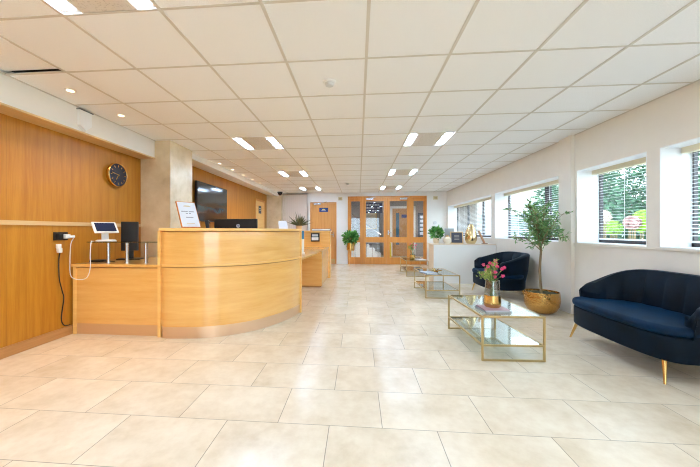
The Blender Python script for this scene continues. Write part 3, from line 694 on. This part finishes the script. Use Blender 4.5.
# ---- television, thermostat, clock, bulkhead box
tv = thing('tv', 'large dark flat television on the far panelled wall', 'television', (XL, 6.20, 1.68))
obj('wall_bracket', MB().box(0.0, 0.05, -0.2, 0.2, -0.15, 0.15), BLACK, tv)
obj('casing', MB().box(0.045, 0.085, -0.665, 0.665, -0.385, 0.385, 0.006), BLACK, tv)
def tvmat():
    m = mat('tv_picture', (40, 44, 46), 0.10)
    tc = N(m, 'ShaderNodeTexCoord'); sp = N(m, 'ShaderNodeSeparateXYZ'); Lk(m, tc.outputs['Object'], sp.inputs[0])
    nz = noise(m, 3.2, 5, 0.6, sc=(1, 1, 2.2))
    h_ = mth(m, 'ADD', mth(m, 'DIVIDE', mth(m, 'ADD', sp.outputs[2], 0.4), 0.8), mth(m, 'MULTIPLY', mth(m, 'SUBTRACT', nz, 0.5), 0.35))
    col = ramp(m, h_, [(0.05, (20, 24, 24)), (0.22, (70, 46, 34)), (0.34, (46, 66, 72)), (0.42, (60, 44, 36)), (0.5, (44, 52, 46)), (0.62, (52, 52, 50)), (0.95, (44, 46, 48))])
    Lk(m, col, P(m).inputs['Base Color']); Lk(m, col, P(m).inputs['Emission Color']); P(m).inputs['Emission Strength'].default_value = 0.04; return m
obj('screen', MB().box(0.0845, 0.087, -0.645, 0.645, -0.36, 0.37), tvmat(), tv)
th = thing('entry_panel', 'small white wall panel with black reader between column and television', 'wall panel', (XL, 5.24, 1.66))
obj('panel_plate', MB().box(0, 0.03, -0.10, 0.10, -0.16, 0.16, 0.005), WHITE_PL, th); obj('reader', MB().box(0.03, 0.045, -0.05, 0.05, 0.0, 0.12, 0.004), BLACK, th)
ck = thing('wall_clock', 'round gold-rimmed wall clock with dark face on the oak panelling', 'clock', (XN, 3.64, 1.82))
MC = RY(PI/2)
obj('clock_case', MB().lathe([(0, 0), (0.135, 0), (0.15, 0.02), (0.152, 0.052), (0.146, 0.058), (0.140, 0.052), (0.0, 0.05)], n=48, M=MC), GOLD, ck, 30)
obj('clock_face', MB().cyl((0, 0), 0.140, 0.050, 0.053, 48, M=MC), mat('clock_navy', (34, 34, 50), 0.35), ck)
t = MB()
for q in range(12): t.box(-0.004, 0.004, 0.098, 0.122, 0.053, 0.0545, M=MC @ RZ(q*PI/6))
obj('hour_marks', t, GOLD, ck)
obj('hour_hand', MB().box(-0.005, 0.005, -0.01, 0.07, 0.055, 0.057, M=MC @ RZ(math.radians(60+180))), GOLD, ck); obj('minute_hand', MB().box(-0.0035, 0.0035, -0.015, 0.105, 0.057, 0.059, M=MC @ RZ(math.radians(170))), GOLD, ck)
bx_ = thing('bulkhead_box', 'small white box fixed to the white bulkhead above the panelling', 'wall box', (-2.88, 2.98, 2.26))
obj('box_body', MB().prism([(-0.07, 0.10), (0.07, 0.10), (0.07, -0.04), (0.0, -0.10), (-0.07, -0.06)], 0, 0.035, 0.003, M=Matrix(((0, 0, 1, 0), (1, 0, 0, 0), (0, 1, 0, 0), (0, 0, 0, 1)))), WHITE, bx_)
obj('box_lid', MB().box(0, 0.045, -0.08, 0.08, 0.10, 0.106), GREY, bx_)

# ---- ceiling lights
ordn = ['nearest', 'second', 'third', 'fourth', 'fifth']
def ceiling_light(loc, label):
    t_ = thing('ceiling_light', label, 'ceiling light', loc, group='twin-strip ceiling lights')
    obj('light_body', MB().box(0.012, 0.588, 0.012, 0.588, 0.006, 0.06), WHITE, t_)
    m_ = mat('perforated_grille', (214, 206, 196), 0.6); n_ = N(m_, 'ShaderNodeTexVoronoi'); n_.inputs['Scale'].default_value = 90
    tc = N(m_, 'ShaderNodeTexCoord'); Lk(m_, tc.outputs['Object'], n_.inputs['Vector']); Lk(m_, ramp(m_, n_.outputs['Distance'], [(0.2, (190, 180, 168)), (0.35, (222, 214, 204))]), P(m_).inputs['Base Color'])
    obj('grille', MB().box(0.128, 0.472, 0.012, 0.588, -0.001, 0.0055), m_, t_)
    for x in (0.035, 0.495): obj('diffuser', MB().box(x, x+0.070, 0.05, 0.55, -0.002, 0.0055), STRIP_E, t_)
    return t_
words = {('l', 4.071): 'first lit row ahead over the counter', }
L_LAB = ['twin-strip ceiling light of the left row behind the viewer', 'twin-strip ceiling light cut off by the top edge of the photo', 'twin-strip ceiling light nearest of the three above the reception counter', 'twin-strip ceiling light in the middle of the three on the reception side', 'twin-strip ceiling light furthest back on the reception side']
R_LAB = ['twin-strip ceiling light of the right row behind the viewer', 'twin-strip ceiling light just above the top edge of view', 'twin-strip ceiling light nearest of the three on the window side', 'twin-strip ceiling light in the middle of the three on the window side', 'twin-strip ceiling light furthest back, in front of the glazed doors']
proto = None
for i, y in enumerate(LIGHTS):
    for x, lab in ((-1.741, L_LAB[i]), (0.659, R_LAB[i])):
        if proto is None: proto = ceiling_light((x, y, CZ), lab)
        else: dup(proto, (x, y, CZ), None, lab)
# ---- downlights above the oak wall
DY = [(-1.63, ''), (-0.43, ''), (0.77, ''), (1.97, 'beside the askew ceiling tile at the left edge'), (2.57, 'second along from the left edge, before the bulkhead box'), (3.17, 'just before the stone column'),  # entries without wording are unseen downlights added to light the room
      (5.57, 'nearest of the five beyond the stone column'), (6.17, 'second of the five beyond the stone column'), (6.77, 'middle one of the five beyond the stone column'), (7.37, 'fourth of the five beyond the stone column'), (7.97, 'furthest of the five beyond the stone column')]
def downlight(y, lab):
    t_ = thing('downlight', lab, 'downlight', (-2.61, y, CZ), group='recessed downlights along the left wall')
    obj('trim_ring', MB().lathe([(0.028, -0.004), (0.044, -0.004), (0.046, 0.0), (0.028, 0.0), (0.028, -0.004)], n=28), WHITE, t_, True)
    obj('lamp', MB().cyl((0, 0), 0.028, -0.002, 0.0005, 24), DOWN_M, t_)
    return t_
pd = None
for i, (y, l) in enumerate(DY):
    lab = ('round recessed downlight '+l) if l else ('round recessed downlight, number %s behind the viewer' % ordn[i])
    if not l: lab = ['round recessed downlight furthest behind the viewer', 'round recessed downlight just behind the viewer', 'round recessed downlight level with the viewer, outside the view'][i]
    if pd is None: pd = downlight(y, lab)
    else: dup(pd, (-2.61, y, CZ), None, lab)
    l_ = bpy.data.lights.new('downlight_beam', 'SPOT'); l_.energy = DOWN_E*4; l_.color = (1.0, 0.80, 0.55); l_.spot_size = math.radians(110); l_.spot_blend = 0.9; l_.shadow_soft_size = 0.035
    lo = bpy.data.objects.new('downlight_beam', l_); COL.objects.link(lo); lo.location = (-2.61, y, CZ-0.012)
sd = thing('smoke_detector', 'round white smoke detector on the ceiling near the viewer', 'smoke detector', (-0.245, 2.60, CZ))
obj('detector_base', MB().lathe([(0, 0), (0.055, 0), (0.055, -0.012), (0.05, -0.016), (0, -0.016)], n=32), WHITE_PL, sd, True); obj('sensor', MB().lathe([(0, -0.016), (0.04, -0.016), (0.034, -0.036), (0, -0.042)], n=32), mat('detector_grey', (206, 208, 208), .5), sd, True)
dup(sd, (-0.28, 8.2, CZ), None, 'round white smoke detector on the ceiling before the far doors')
cc = thing('cctv_dome', 'black dome security camera on the ceiling at the far corner', 'security camera', (-2.55, 9.80, CZ-0.003))
obj('dome_ring', MB().cyl((0, 0), 0.085, -0.03, 0), BLACK, cc, True); obj('dome', MB().lathe([(0.075, -0.03), (0.07, -0.07), (0.04, -0.105), (0, -0.115)], n=28), BLACKG, cc, True)
for (x, z, lab) in ((2.515, 2.19, 'small beige alarm sounder on the back wall right of the glazed doors'), (-0.60, 2.19, 'small beige alarm sounder between the plain door and the glazed doors')):
    al = thing('alarm_sounder', lab, 'alarm', (x, YB, z))
    obj('sounder_base', MB().box(-0.07, 0.07, -0.03, 0, -0.055, 0.055, 0.006), mat('beige_plastic', (214, 200, 160), .5), al); obj('sounder_grille', MB().box(-0.04, 0.04, -0.036, -0.03, -0.03, 0.03, 0.002), mat('beige_grille', (190, 172, 130), .5), al)
rt = thing('thermostat', 'round white thermostat on the back wall right of the glazed doors', 'thermostat', (2.50, YB, 1.38))
obj('dial', MB().lathe([(0, 0), (0.06, 0), (0.055, 0.025), (0, 0.03)], n=28, M=RX(PI/2)), mat('pale_grey', (214, 216, 218), .4), rt, True)

# ---- window blinds
slat_gap = 0.0345
BL = ['white venetian blind on the far window above the low white unit', 'white venetian blind behind the potted olive tree', 'white venetian blind on the window directly over the sofa', 'white venetian blind cut off by the right edge of the photo',
      'white venetian blind one window nearer than the right edge', 'white venetian blind level with the viewer', 'white venetian blind just behind the viewer', 'white venetian blind second behind the viewer', 'white venetian blind third behind the viewer']
SLAT = mat('white_slat', (246, 247, 248), 0.45)
_t = SLAT.node_tree.nodes.new('ShaderNodeBsdfTranslucent'); _t.inputs[0].default_value = (0.95, 0.96, 0.97, 1); _x = SLAT.node_tree.nodes.new('ShaderNodeMixShader'); _x.inputs[0].default_value = 0.5
Lk(SLAT, P(SLAT).outputs[0], _x.inputs[1]); Lk(SLAT, _t.outputs[0], _x.inputs[2]); Lk(SLAT, _x.outputs[0], SLAT.node_tree.nodes['Material Output'].inputs[0])
HEADM = mat('cream_headrail', (232, 222, 196), 0.5)
for i, (a_, b_) in enumerate(OPEN):
    t_ = thing('window_blind', BL[i], 'blind', (3.085, (a_+b_)/2, HEAD-0.006))
    hw = (a_-b_)/2-0.012
    obj('headrail', MB().box(-0.03, 0.035, -hw, hw, -0.055, 0), HEADM, t_)
    zb = SILL+0.05-HEAD+0.006
    obj('bottom_rail', MB().box(-0.014, 0.014, -hw, hw, zb, zb+0.018, 0.003), SLAT, t_)
    m_ = MB(); z = -0.075; tl = math.radians(6 if i in (2,) else 14)
    while z > zb+0.035:
        m_.box(-0.0165, 0.0165, -hw, hw, -0.0007, 0.0007, M=T((0, 0, z)) @ RY(-tl)); z -= slat_gap
    obj('slats', m_, SLAT, t_)
    nl = max(2, int(hw*2/0.45))
    for q in range(nl+1):
        yy = -hw+0.08+q*(2*hw-0.16)/nl
        obj('ladder_tape', MB().box(-0.018, -0.016, yy-0.002, yy+0.002, zb, -0.05), SLAT, t_)
# ---- low white unit
wu = thing('low_unit', 'low white boxed unit with stone end below the far window', 'cabinet', (0, 0, 0))
obj('front_panel', MB().box(1.60, 2.865, 6.64, 6.67, 0.0, 0.812), WHITE, wu)
obj('carcass', MB().box(1.64, 2.865, 6.67, 7.10, 0, 0.80), WHITE, wu)
obj('end_panel', MB().box(1.598, 1.64, 6.67, 7.12, 0, 0.812), mat('pale_stone_end', (226, 204, 176), .5), wu)
obj('unit_top', MB().box(1.585, 2.865, 6.625, 7.13, 0.812, 0.834, 0.003), mat('unit_top_cream', (230, 216, 196), .4), wu)
UT = 0.834
def leafy(name, label, cat, loc, n, rad, l, w_, lm, potprof, potm, zc):
    t_ = thing(name, label, cat, loc)
    obj('pot', MB().lathe(potprof, n=32), potm, t_, 35)
    m_ = MB()
    for _ in range(n):
        v = Vector((random.gauss(0, 1), random.gauss(0, 1), random.gauss(0, 0.8))).normalized()*rad*random.uniform(0.3, 1)
        p_ = Vector((v.x, v.y, zc+v.z)); m_.leaf(p_, v+Vector((0, 0, 0.03)), l*random.uniform(.7, 1.3), w_)
    for q in range(10):
        a = q*0.63; m_.tube([(0, 0, zc-rad), (rad*.3*math.cos(a), rad*.3*math.sin(a), zc-rad*.3), (rad*.7*math.cos(a), rad*.7*math.sin(a), zc+rad*.1)], 0.004, 5)
    obj('foliage', m_, lm, t_); return t_
leafy('potted_plant', 'bushy green plant in a small cream pot on the low white unit', 'plant', (1.70, 6.86, UT), 300, 0.125, 0.07, 0.045, LEAF_DARK, [(0, 0), (0.05, 0), (0.07, 0.06), (0.066, 0.12), (0.058, 0.12), (0.056, 0.10), (0, 0.10)], mat('cream_pot', (236, 214, 184), .5), 0.235)
gj = thing('ginger_jar', 'small cream rounded jar beside the plant on the low white unit', 'jar', (1.90, 6.72, UT))
obj('jar_body', MB().lathe([(0, 0), (0.05, 0), (0.085, 0.05), (0.08, 0.11), (0.04, 0.15), (0.035, 0.155), (0, 0.155)], n=32), mat('cream_glaze', (240, 226, 204), .25), gj, True); obj('jar_lid', MB().lathe([(0.042, 0.155), (0.04, 0.17), (0.012, 0.18), (0.012, 0.19), (0, 0.192)], n=24), mat('gold_glaze', (206, 160, 90), .3), gj, True)
leafy('wall_planter', 'bushy green plant in a gold pot on a stand beside the glazed doors', 'plant', (-0.245, 9.80, 0), 420, 0.21, 0.11, 0.06, LEAF_DARK, [(0, 0.48), (0.11, 0.48), (0.125, 0.50), (0.13, 0.74), (0.12, 0.74), (0.115, 0.70), (0, 0.70)], GOLD, 0.90)
wp = [o for o in COL.objects if o.name.startswith('wall_planter')][0]; wp.name = 'plant_stand_planter'
m_ = MB()
for q in range(3):
    a = q*2*PI/3+0.3; m_.tube([(0.10*math.cos(a), 0.10*math.sin(a), 0.50), (0.12*math.cos(a), 0.12*math.sin(a), 0.0)], 0.004, 6)
obj('stand', m_, OAK_EDGE, wp)
pf = thing('picture_frame', 'small oak frame with dark sheet leaning on the low white unit', 'picture frame', (2.11, 6.75, UT), -0.15)
M = RX(math.radians(-14))
obj('frame', MB().box(-0.13, 0.13, 0, 0.015, 0, 0.27, 0.002, M=M), LIGHT_TRIM, pf); obj('sheet', MB().box(-0.108, 0.108, -0.003, 0.001, 0.022, 0.248, M=M), mat('dark_sheet', (66, 66, 78), .5), pf)
t = MB()
for z in (0.09, 0.12, 0.15, 0.18): t.box(-0.05, 0.05, -0.004, -0.0025, z, z+0.01, M=M)
obj('lettering', t, mat('sheet_ink', (170, 160, 150), .6), pf)
obj('easel_leg', MB().box(-0.02, 0.02, 0, 0.006, 0, 0.16, M=T((0, 0.09, 0)) @ RX(0.25)), BLACK, pf)
b2 = thing('book_stack', 'grey upright book behind the small oak frame', 'book', (2.02, 7.0, UT), 0.05)
obj('cover', MB().box(-0.10, 0.10, -0.02, 0.02, 0, 0.33, 0.002), mat('grey_cover', (176, 178, 180), .5), b2); obj('pages', MB().box(-0.095, 0.1, -0.015, 0.015, 0.32, 0.332), WHITE, b2); b2.name = 'upright_book'
vg = thing('gold_vase', 'tall gold teardrop vase on the low white unit', 'vase', (2.43, 6.84, UT))
GOLDP = mat('pale_gold', (234, 208, 158), 0.2, 1.0)
obj('vase_body', MB().lathe([(0, 0), (0.085, 0), (0.115, 0.06), (0.125, 0.14), (0.105, 0.26), (0.06, 0.37), (0.035, 0.42), (0.028, 0.42), (0.05, 0.36), (0, 0.30)], n=40), GOLDP, vg, True)
vg2 = thing('wooden_ornament', 'slim leaning wooden ornament beside the tall gold vase', 'ornament', (2.70, 6.80, UT))
obj('ornament_body', MB().box(-0.018, 0.018, -0.02, 0.02, 0, 0.30, 0.005, M=RY(math.radians(-24)) @ T((0.0, 0, 0.008))), wood('ornament_wood', (196, 150, 110), (170, 120, 80), 'z'), vg2); obj('foot', MB().box(-0.05, 0.05, -0.04, 0.04, 0, 0.015, 0.003), mat('brown_foot', (140, 100, 70), .5), vg2)

# ---- glass and brass coffee tables
def coffee_table(label, loc, rz, w_=0.53, l_=0.87, h_=0.385):
    t_ = thing('coffee_table', label, 'coffee table', loc, rz, 'glass coffee tables')
    s_ = 0.016
    for x in (0, w_-s_):
        for y in (0, l_-s_): obj('leg', MB().box(x, x+s_, y, y+s_, 0, h_-s_, 0.0015), BRASS, t_)
    def fr(z, name, sides=True):
        m_ = MB()
        for y in (0, l_-s_): m_.box(0 if name == 'top_frame' else s_, w_ if name == 'top_frame' else w_-s_, y, y+s_, z, z+s_, 0.0015)
        if sides:
            for x in (0, w_-s_): m_.box(x, x+s_, s_, l_-s_, z, z+s_, 0.0015)
        obj(name, m_, BRASS, t_)
    fr(h_-s_, 'top_frame'); fr(0.125, 'shelf_frame'); fr(0, 'foot_rail', False)
    obj('glass_top', MB().box(s_, w_-s_, s_, l_-s_, h_-0.010, h_-0.002), GLASS_TOP, t_)
    obj('glass_shelf', MB().box(s_, w_-s_, s_, l_-s_, 0.131, 0.139), GLASS_TOP, t_)
    return t_
coffee_table('glass and brass coffee table nearest the sofa, holding books and flowers', (1.05, 2.70, 0), 0.04)
coffee_table('glass and brass coffee table in the middle with gold ornament', (1.10, 5.13, 0), 0.02, 0.56, 0.92)
coffee_table('glass and brass coffee table furthest away near the glazed doors', (1.16, 7.56, 0), 0.02, 0.55, 0.95)
def flower_vase(label, loc, n_st=34):
    t_ = thing('flower_vase', label, 'vase of flowers', loc)
    obj('vase_glass', MB().lathe([(0.0, 0.105), (0.070, 0.105), (0.074, 0.12), (0.066, 0.20), (0.064, 0.26), (0.061, 0.26), (0.063, 0.20), (0.070, 0.12), (0, 0.112)], n=36), GLASS_VASE, t_, True)
    obj('gold_base', MB().lathe([(0, 0), (0.066, 0), (0.076, 0.01), (0.080, 0.05), (0.076, 0.115), (0.0735, 0.115), (0.0735, 0.104), (0, 0.104)], n=36), GOLD, t_, True)
    sm_, bl, pk = MB(), MB(), MB()
    rnd = random.Random(5)
    for q in range(n_st):
        a = rnd.uniform(0, 2*PI); r1 = rnd.uniform(0.0, 0.045); r2 = rnd.uniform(0.02, 0.125); h_ = rnd.uniform(0.33, 0.47)-r2*0.6
        tip = Vector((r2*math.cos(a), r2*math.sin(a), h_))
        sm_.tube([(-r1*math.cos(a), -r1*math.sin(a), 0.108), (r1*math.cos(a)*.6, r1*math.sin(a)*.6, 0.26), tip], 0.0022, 5)
        for k_ in range(5):
            p_ = Vector((r1*math.cos(a)*.6, r1*math.sin(a)*.6, 0.24)).lerp(tip, k_/4)
            bl.leaf(p_, (rnd.gauss(0, 1), rnd.gauss(0, 1), 0.8), 0.024, 0.010)
        if ((a < 1.4 or a > 4.2) and q % 4) or q % 5 == 0:
            for k_ in range(26): 
                v = Vector((rnd.gauss(0, 1), rnd.gauss(0, 1), rnd.gauss(0, 1))).normalized()
                pk.leaf(tip+v*0.003, v, 0.018, 0.015)
        else:
            for k_ in range(16):
                v = Vector((rnd.gauss(0, .6), rnd.gauss(0, .6), 1)).normalized(); bl.leaf(tip+Vector((rnd.gauss(0, .008), rnd.gauss(0, .008), rnd.gauss(0, .02))), v, 0.026, 0.012)
    t_.scale = (0.93, 0.93, 0.95)
    obj('stems', sm_, mat('stem_green', (86, 128, 70), .6), t_); obj('leaves', bl, LEAF_BUD, t_); obj('blossoms', pk, PINK, t_)
    return t_
flower_vase('gold and glass vase of pink flowers on magazines on the nearest table', (1.245, 2.96, 0.4052))
flower_vase('gold and glass vase of pink flowers on the furthest coffee table', (1.40, 8.05, 0.3845))
def book(name, label, loc, rz, w_, l_, h_, c_, spine=None):
    t_ = thing(name, label, 'book', loc, rz)
    cm = mat('cover_'+str(round(loc[0]*100))+str(round(loc[2]*1000)), c_, 0.35)
    m_ = MB(); m_.box(-w_/2, w_/2, -l_/2, l_/2, 0, 0.003); m_.box(-w_/2, w_/2, -l_/2, l_/2, h_-0.003, h_); m_.box(-w_/2, -w_/2+0.003, -l_/2, l_/2, 0, h_)
    obj('cover', m_, cm, t_); obj('pages', MB().box(-w_/2+0.003, w_/2-0.004, -l_/2+0.004, l_/2-0.004, 0.003, h_-0.003), WHITE_PL, t_)
    return t_
Z0 = 0.3845
book('magazine', 'pale magazine at the bottom of the pile on the nearest table', (1.24, 2.93, Z0), 0.10, 0.24, 0.20, 0.010, (196, 200, 206))
book('magazine', 'dusky pink magazine on top of the pile on the nearest table', (1.235, 2.935, Z0+0.0102), 0.03, 0.22, 0.19, 0.010, (190, 150, 156))
book('magazine', 'blue and white magazine on the middle coffee table', (1.20, 5.38, 0.3845), 0.3, 0.20, 0.27, 0.018, (170, 184, 206))
book('magazine', 'white magazine lying on the furthest coffee table', (1.56, 7.85, 0.3845), 0.3, 0.20, 0.24, 0.016, (226, 228, 232))
orn = thing('gold_ornament', 'small gold coral-like ornament on the middle coffee table', 'ornament', (1.36, 5.50, 0.384))
m_ = MB()
for q in range(9):
    a = q*0.7+0.2; e_ = 0.35+0.12*(q % 4); d = Vector((math.cos(a)*math.cos(e_), math.sin(a)*math.cos(e_), math.sin(e_)))
    m_.tube([(0, 0, 0.012), d*0.06+Vector((0, 0, 0.01)), d*0.11+Vector((0, 0, 0.0))], 0.010, 6, 0.004)
obj('ornament_branches', m_, GOLD, orn, True); obj('ornament_foot', MB().cyl((0, 0), 0.035, 0, 0.014), GOLD, orn, True)

# ---- velvet sofa and armchair
def tub_seat(name, label, cat, loc, rz, Wd, Dp, hb=0.745, ha=0.545, chan=9, arm_back=0.10, legs=None):
    t_ = thing(name, label, cat, loc, rz)
    hw, hd = Wd/2, Dp/2; n = 96; th_ = 0.085
    # plan curve of the shell: from the left arm front round the back to the right arm front
    def plan(u):      # u in [0,1]
        yf = -hd+arm_back; cy_ = -hd+arm_back+0.06; L1 = 0.06
        arc_len = 1.0
        a = PI*(u)      # half superellipse
        e_ = 2/3.0
        ca, sa = math.cos(PI-a), math.sin(a)
        x = (hw-0.02)*math.copysign(abs(ca)**e_, ca)
        y = yf+(hd-0.02-yf)*abs(sa)**e_
        return Vector((x, y))
    # resample by arc length
    raw = [plan(k_/600) for k_ in range(601)]; s_ = [0]
    for k_ in range(600): s_.append(s_[-1]+(raw[k_+1]-raw[k_]).length)
    pts = []; j = 0
    for k_ in range(n+1):
        tgt = s_[-1]*k_/n
        while j < 599 and s_[j+1] < tgt: j += 1
        f_ = (tgt-s_[j])/max(1e-9, s_[j+1]-s_[j]); pts.append(raw[j].lerp(raw[j+1], f_))
    bm = bmesh.new(); rings = []
    for k_, p_ in enumerate(pts):
        d = (pts[min(k_+1, n)]-pts[max(k_-1, 0)]).normalized(); nrm = Vector((-d.y, d.x))   # outward
        if nrm.dot(p_-Vector((0, -0.1))) < 0: nrm = -nrm
        q = (p_.y-(-hd+arm_back))/(Dp-arm_back); q = max(0, min(1, q)); q = q*q*(3-2*q)
        h_ = ha+(hb-ha)*q
        ed = min(k_, n-k_)/5.0; cap_ = min(1, ed); cap_ = math.sin(cap_*PI/2)
        h_ -= (1-cap_)*0.05; th2 = th_*(0.25+0.75*cap_)
        ridge = abs(math.sin(PI*chan*k_/n))**0.6*0.034
        fl = 0.045*(h_-0.2)/0.5
        zs = [(0.0, 0.18, -0.045), (0, 0.20, -0.02), (0, 0.30, -0.004), (0, 0.45, 0.028), (0, h_-0.06, fl), (0, h_-0.02, fl+0.004)]
        prof = [(off, z) for _, z, off in zs]
        prof += [(fl-0.012, h_-0.004), (fl-th2*0.5, h_), (fl-th2+0.012, h_-0.006), (fl-th2, h_-0.03), (fl*0.8-th2-0.012-ridge*0.7, h_-0.09), (fl*0.3-th2-0.01-ridge, 0.48), (-th2-0.02-ridge*0.6, 0.36), (-th2, 0.17)]
        rings.append([bm.verts.new((p_.x+nrm.x*o_, p_.y+nrm.y*o_, z)) for o_, z in prof])
    m2 = len(rings[0])
    for A, B in zip(rings, rings[1:]):
        for k_ in range(m2): bm.faces.new((A[k_], A[(k_+1) % m2], B[(k_+1) % m2], B[k_]))
    bm.faces.new(rings[0]); bm.faces.new(rings[-1]); bmesh.ops.recalc_face_normals(bm, faces=bm.faces)
    mb = MB(); mb.merge(bm); obj('backrest', mb, VELVET, t_, 50)
    # seat base and cushion outlines: bowed front, rounded corners
    def outline(gx, gf, gb):
        o_ = []; N_ = 64
        for k_ in range(N_):
            a = 2*PI*k_/N_; ca, sa = math.cos(a), math.sin(a)
            e1 = 2/5.0 if sa < 0 else 2/2.9
            x = (hw-gx)*math.copysign(abs(ca)**e1, ca); yy = math.copysign(abs(sa)**e1, sa)
            y = yy*(hd-gf) if yy < 0 else yy*(hd-gb)
            if yy < 0: y *= 1-0.10*(abs(x)/hw)**2
            o_.append((x, y))
        return o_
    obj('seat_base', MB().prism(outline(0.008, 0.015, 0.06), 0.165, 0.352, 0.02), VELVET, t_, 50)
    obj('seat_cushion', MB().prism(outline(0.004, 0.0, 0.09), 0.352, 0.425, 0.03), VELVET_LIT, t_, 50)
    for (x, y) in ((-hw+0.09, -hd+0.11), (hw-0.13, -hd+0.11), (-hw+0.16, hd-0.15), (hw-0.16, hd-0.15)):
        dx = 0.05*math.copysign(1, x); dy = 0.04*math.copysign(1, y)
        obj('leg', MB().tube([(x, y, 0.18), (x+dx, y+dy, 0.0)], 0.016, 16, 0.008), GOLD, t_, True)
    return t_
tub_seat('sofa', 'navy velvet channel-backed sofa on splayed gold legs below the windows', 'sofa', (2.475, 2.875, 0), -PI/2+0.0, 1.11, 0.67, arm_back=0.19, ha=0.555)
tub_seat('armchair', 'navy velvet tub armchair on gold legs beside the potted olive tree', 'armchair', (2.42, 5.48, 0), -PI/2+0.02, 0.95, 0.72, chan=7, hb=0.745, ha=0.61, arm_back=0.13)

# ---- olive tree in a hammered gold pot
ot = thing('olive_tree', 'slim olive tree in a round hammered gold pot against the pier', 'potted tree', (2.50, 4.40, 0))
obj('pot', MB().lathe([(0, 0), (0.12, 0), (0.165, 0.03), (0.202, 0.10), (0.214, 0.17), (0.208, 0.25), (0.204, 0.285), (0.197, 0.285), (0.194, 0.25), (0, 0.245)], n=48), HAMMER, ot, 35)
obj('soil', MB().lathe([(0, 0.27), (0.193, 0.262), (0.19, 0.25), (0, 0.246)], n=32), SOIL, ot)
m_ = MB(); lf = MB(); rnd = random.Random(3)
tk = [Vector((0.0, 0, 0.22)), Vector((-0.02, 0.01, 0.55)), Vector((-0.01, 0, 0.85)), Vector((-0.03, 0, 1.02))]
m_.tube([tuple(p_) for p_ in catmull(tk, 5)], 0.019, 8, 0.011)
for q in range(21):
    z0 = rnd.uniform(0.84, 1.06); a = q*2.4+rnd.uniform(-.4, .4); r_ = rnd.uniform(0.16, 0.40); up = rnd.uniform(0.0, 0.48)
    if rnd.random() < 0.25: r_ *= 0.35; up = rnd.uniform(0.4, 0.52)
    p0 = Vector((-0.02, 0, z0)); p2 = Vector((-0.07+r_*1.08*math.cos(a), r_*math.sin(a), min(z0+up, 1.58)-0.04*(r_/0.3))); p1 = p0.lerp(p2, 0.5)+Vector((0, 0, 0.05))
    if p2.x > 0.17: p2.x = 0.17
    if p2.x > 0.28 and p2.y > -0.1: p2.y -= 0.05
    path = catmull([p0, p1, p2], 6); m_.tube([tuple(v) for v in path], 0.006, 5, 0.002)
    for k_, v in enumerate(path[2:]):
        for s3 in range(2):
            tw = Vector((rnd.gauss(0, 1), rnd.gauss(0, 1), rnd.gauss(0.4, 0.7))).normalized()*rnd.uniform(0.05, 0.12)
            m_.tube([tuple(v), tuple(v+tw)], 0.0016, 4)
            for s4 in range(4):
                d = tw.normalized()+Vector((rnd.gauss(0, .7), rnd.gauss(0, .7), rnd.gauss(0, .5)))
                b0 = v+tw*(0.3+0.7*s4/4)
                if b0.x < 0.27 and b0.x+d.normalized().x*0.055 < 0.31: lf.leaf(b0, d, rnd.uniform(0.045, 0.065), 0.018)
obj('trunk', m_, BARK, ot, True); obj('foliage', lf, LEAF_OLIVE, ot)
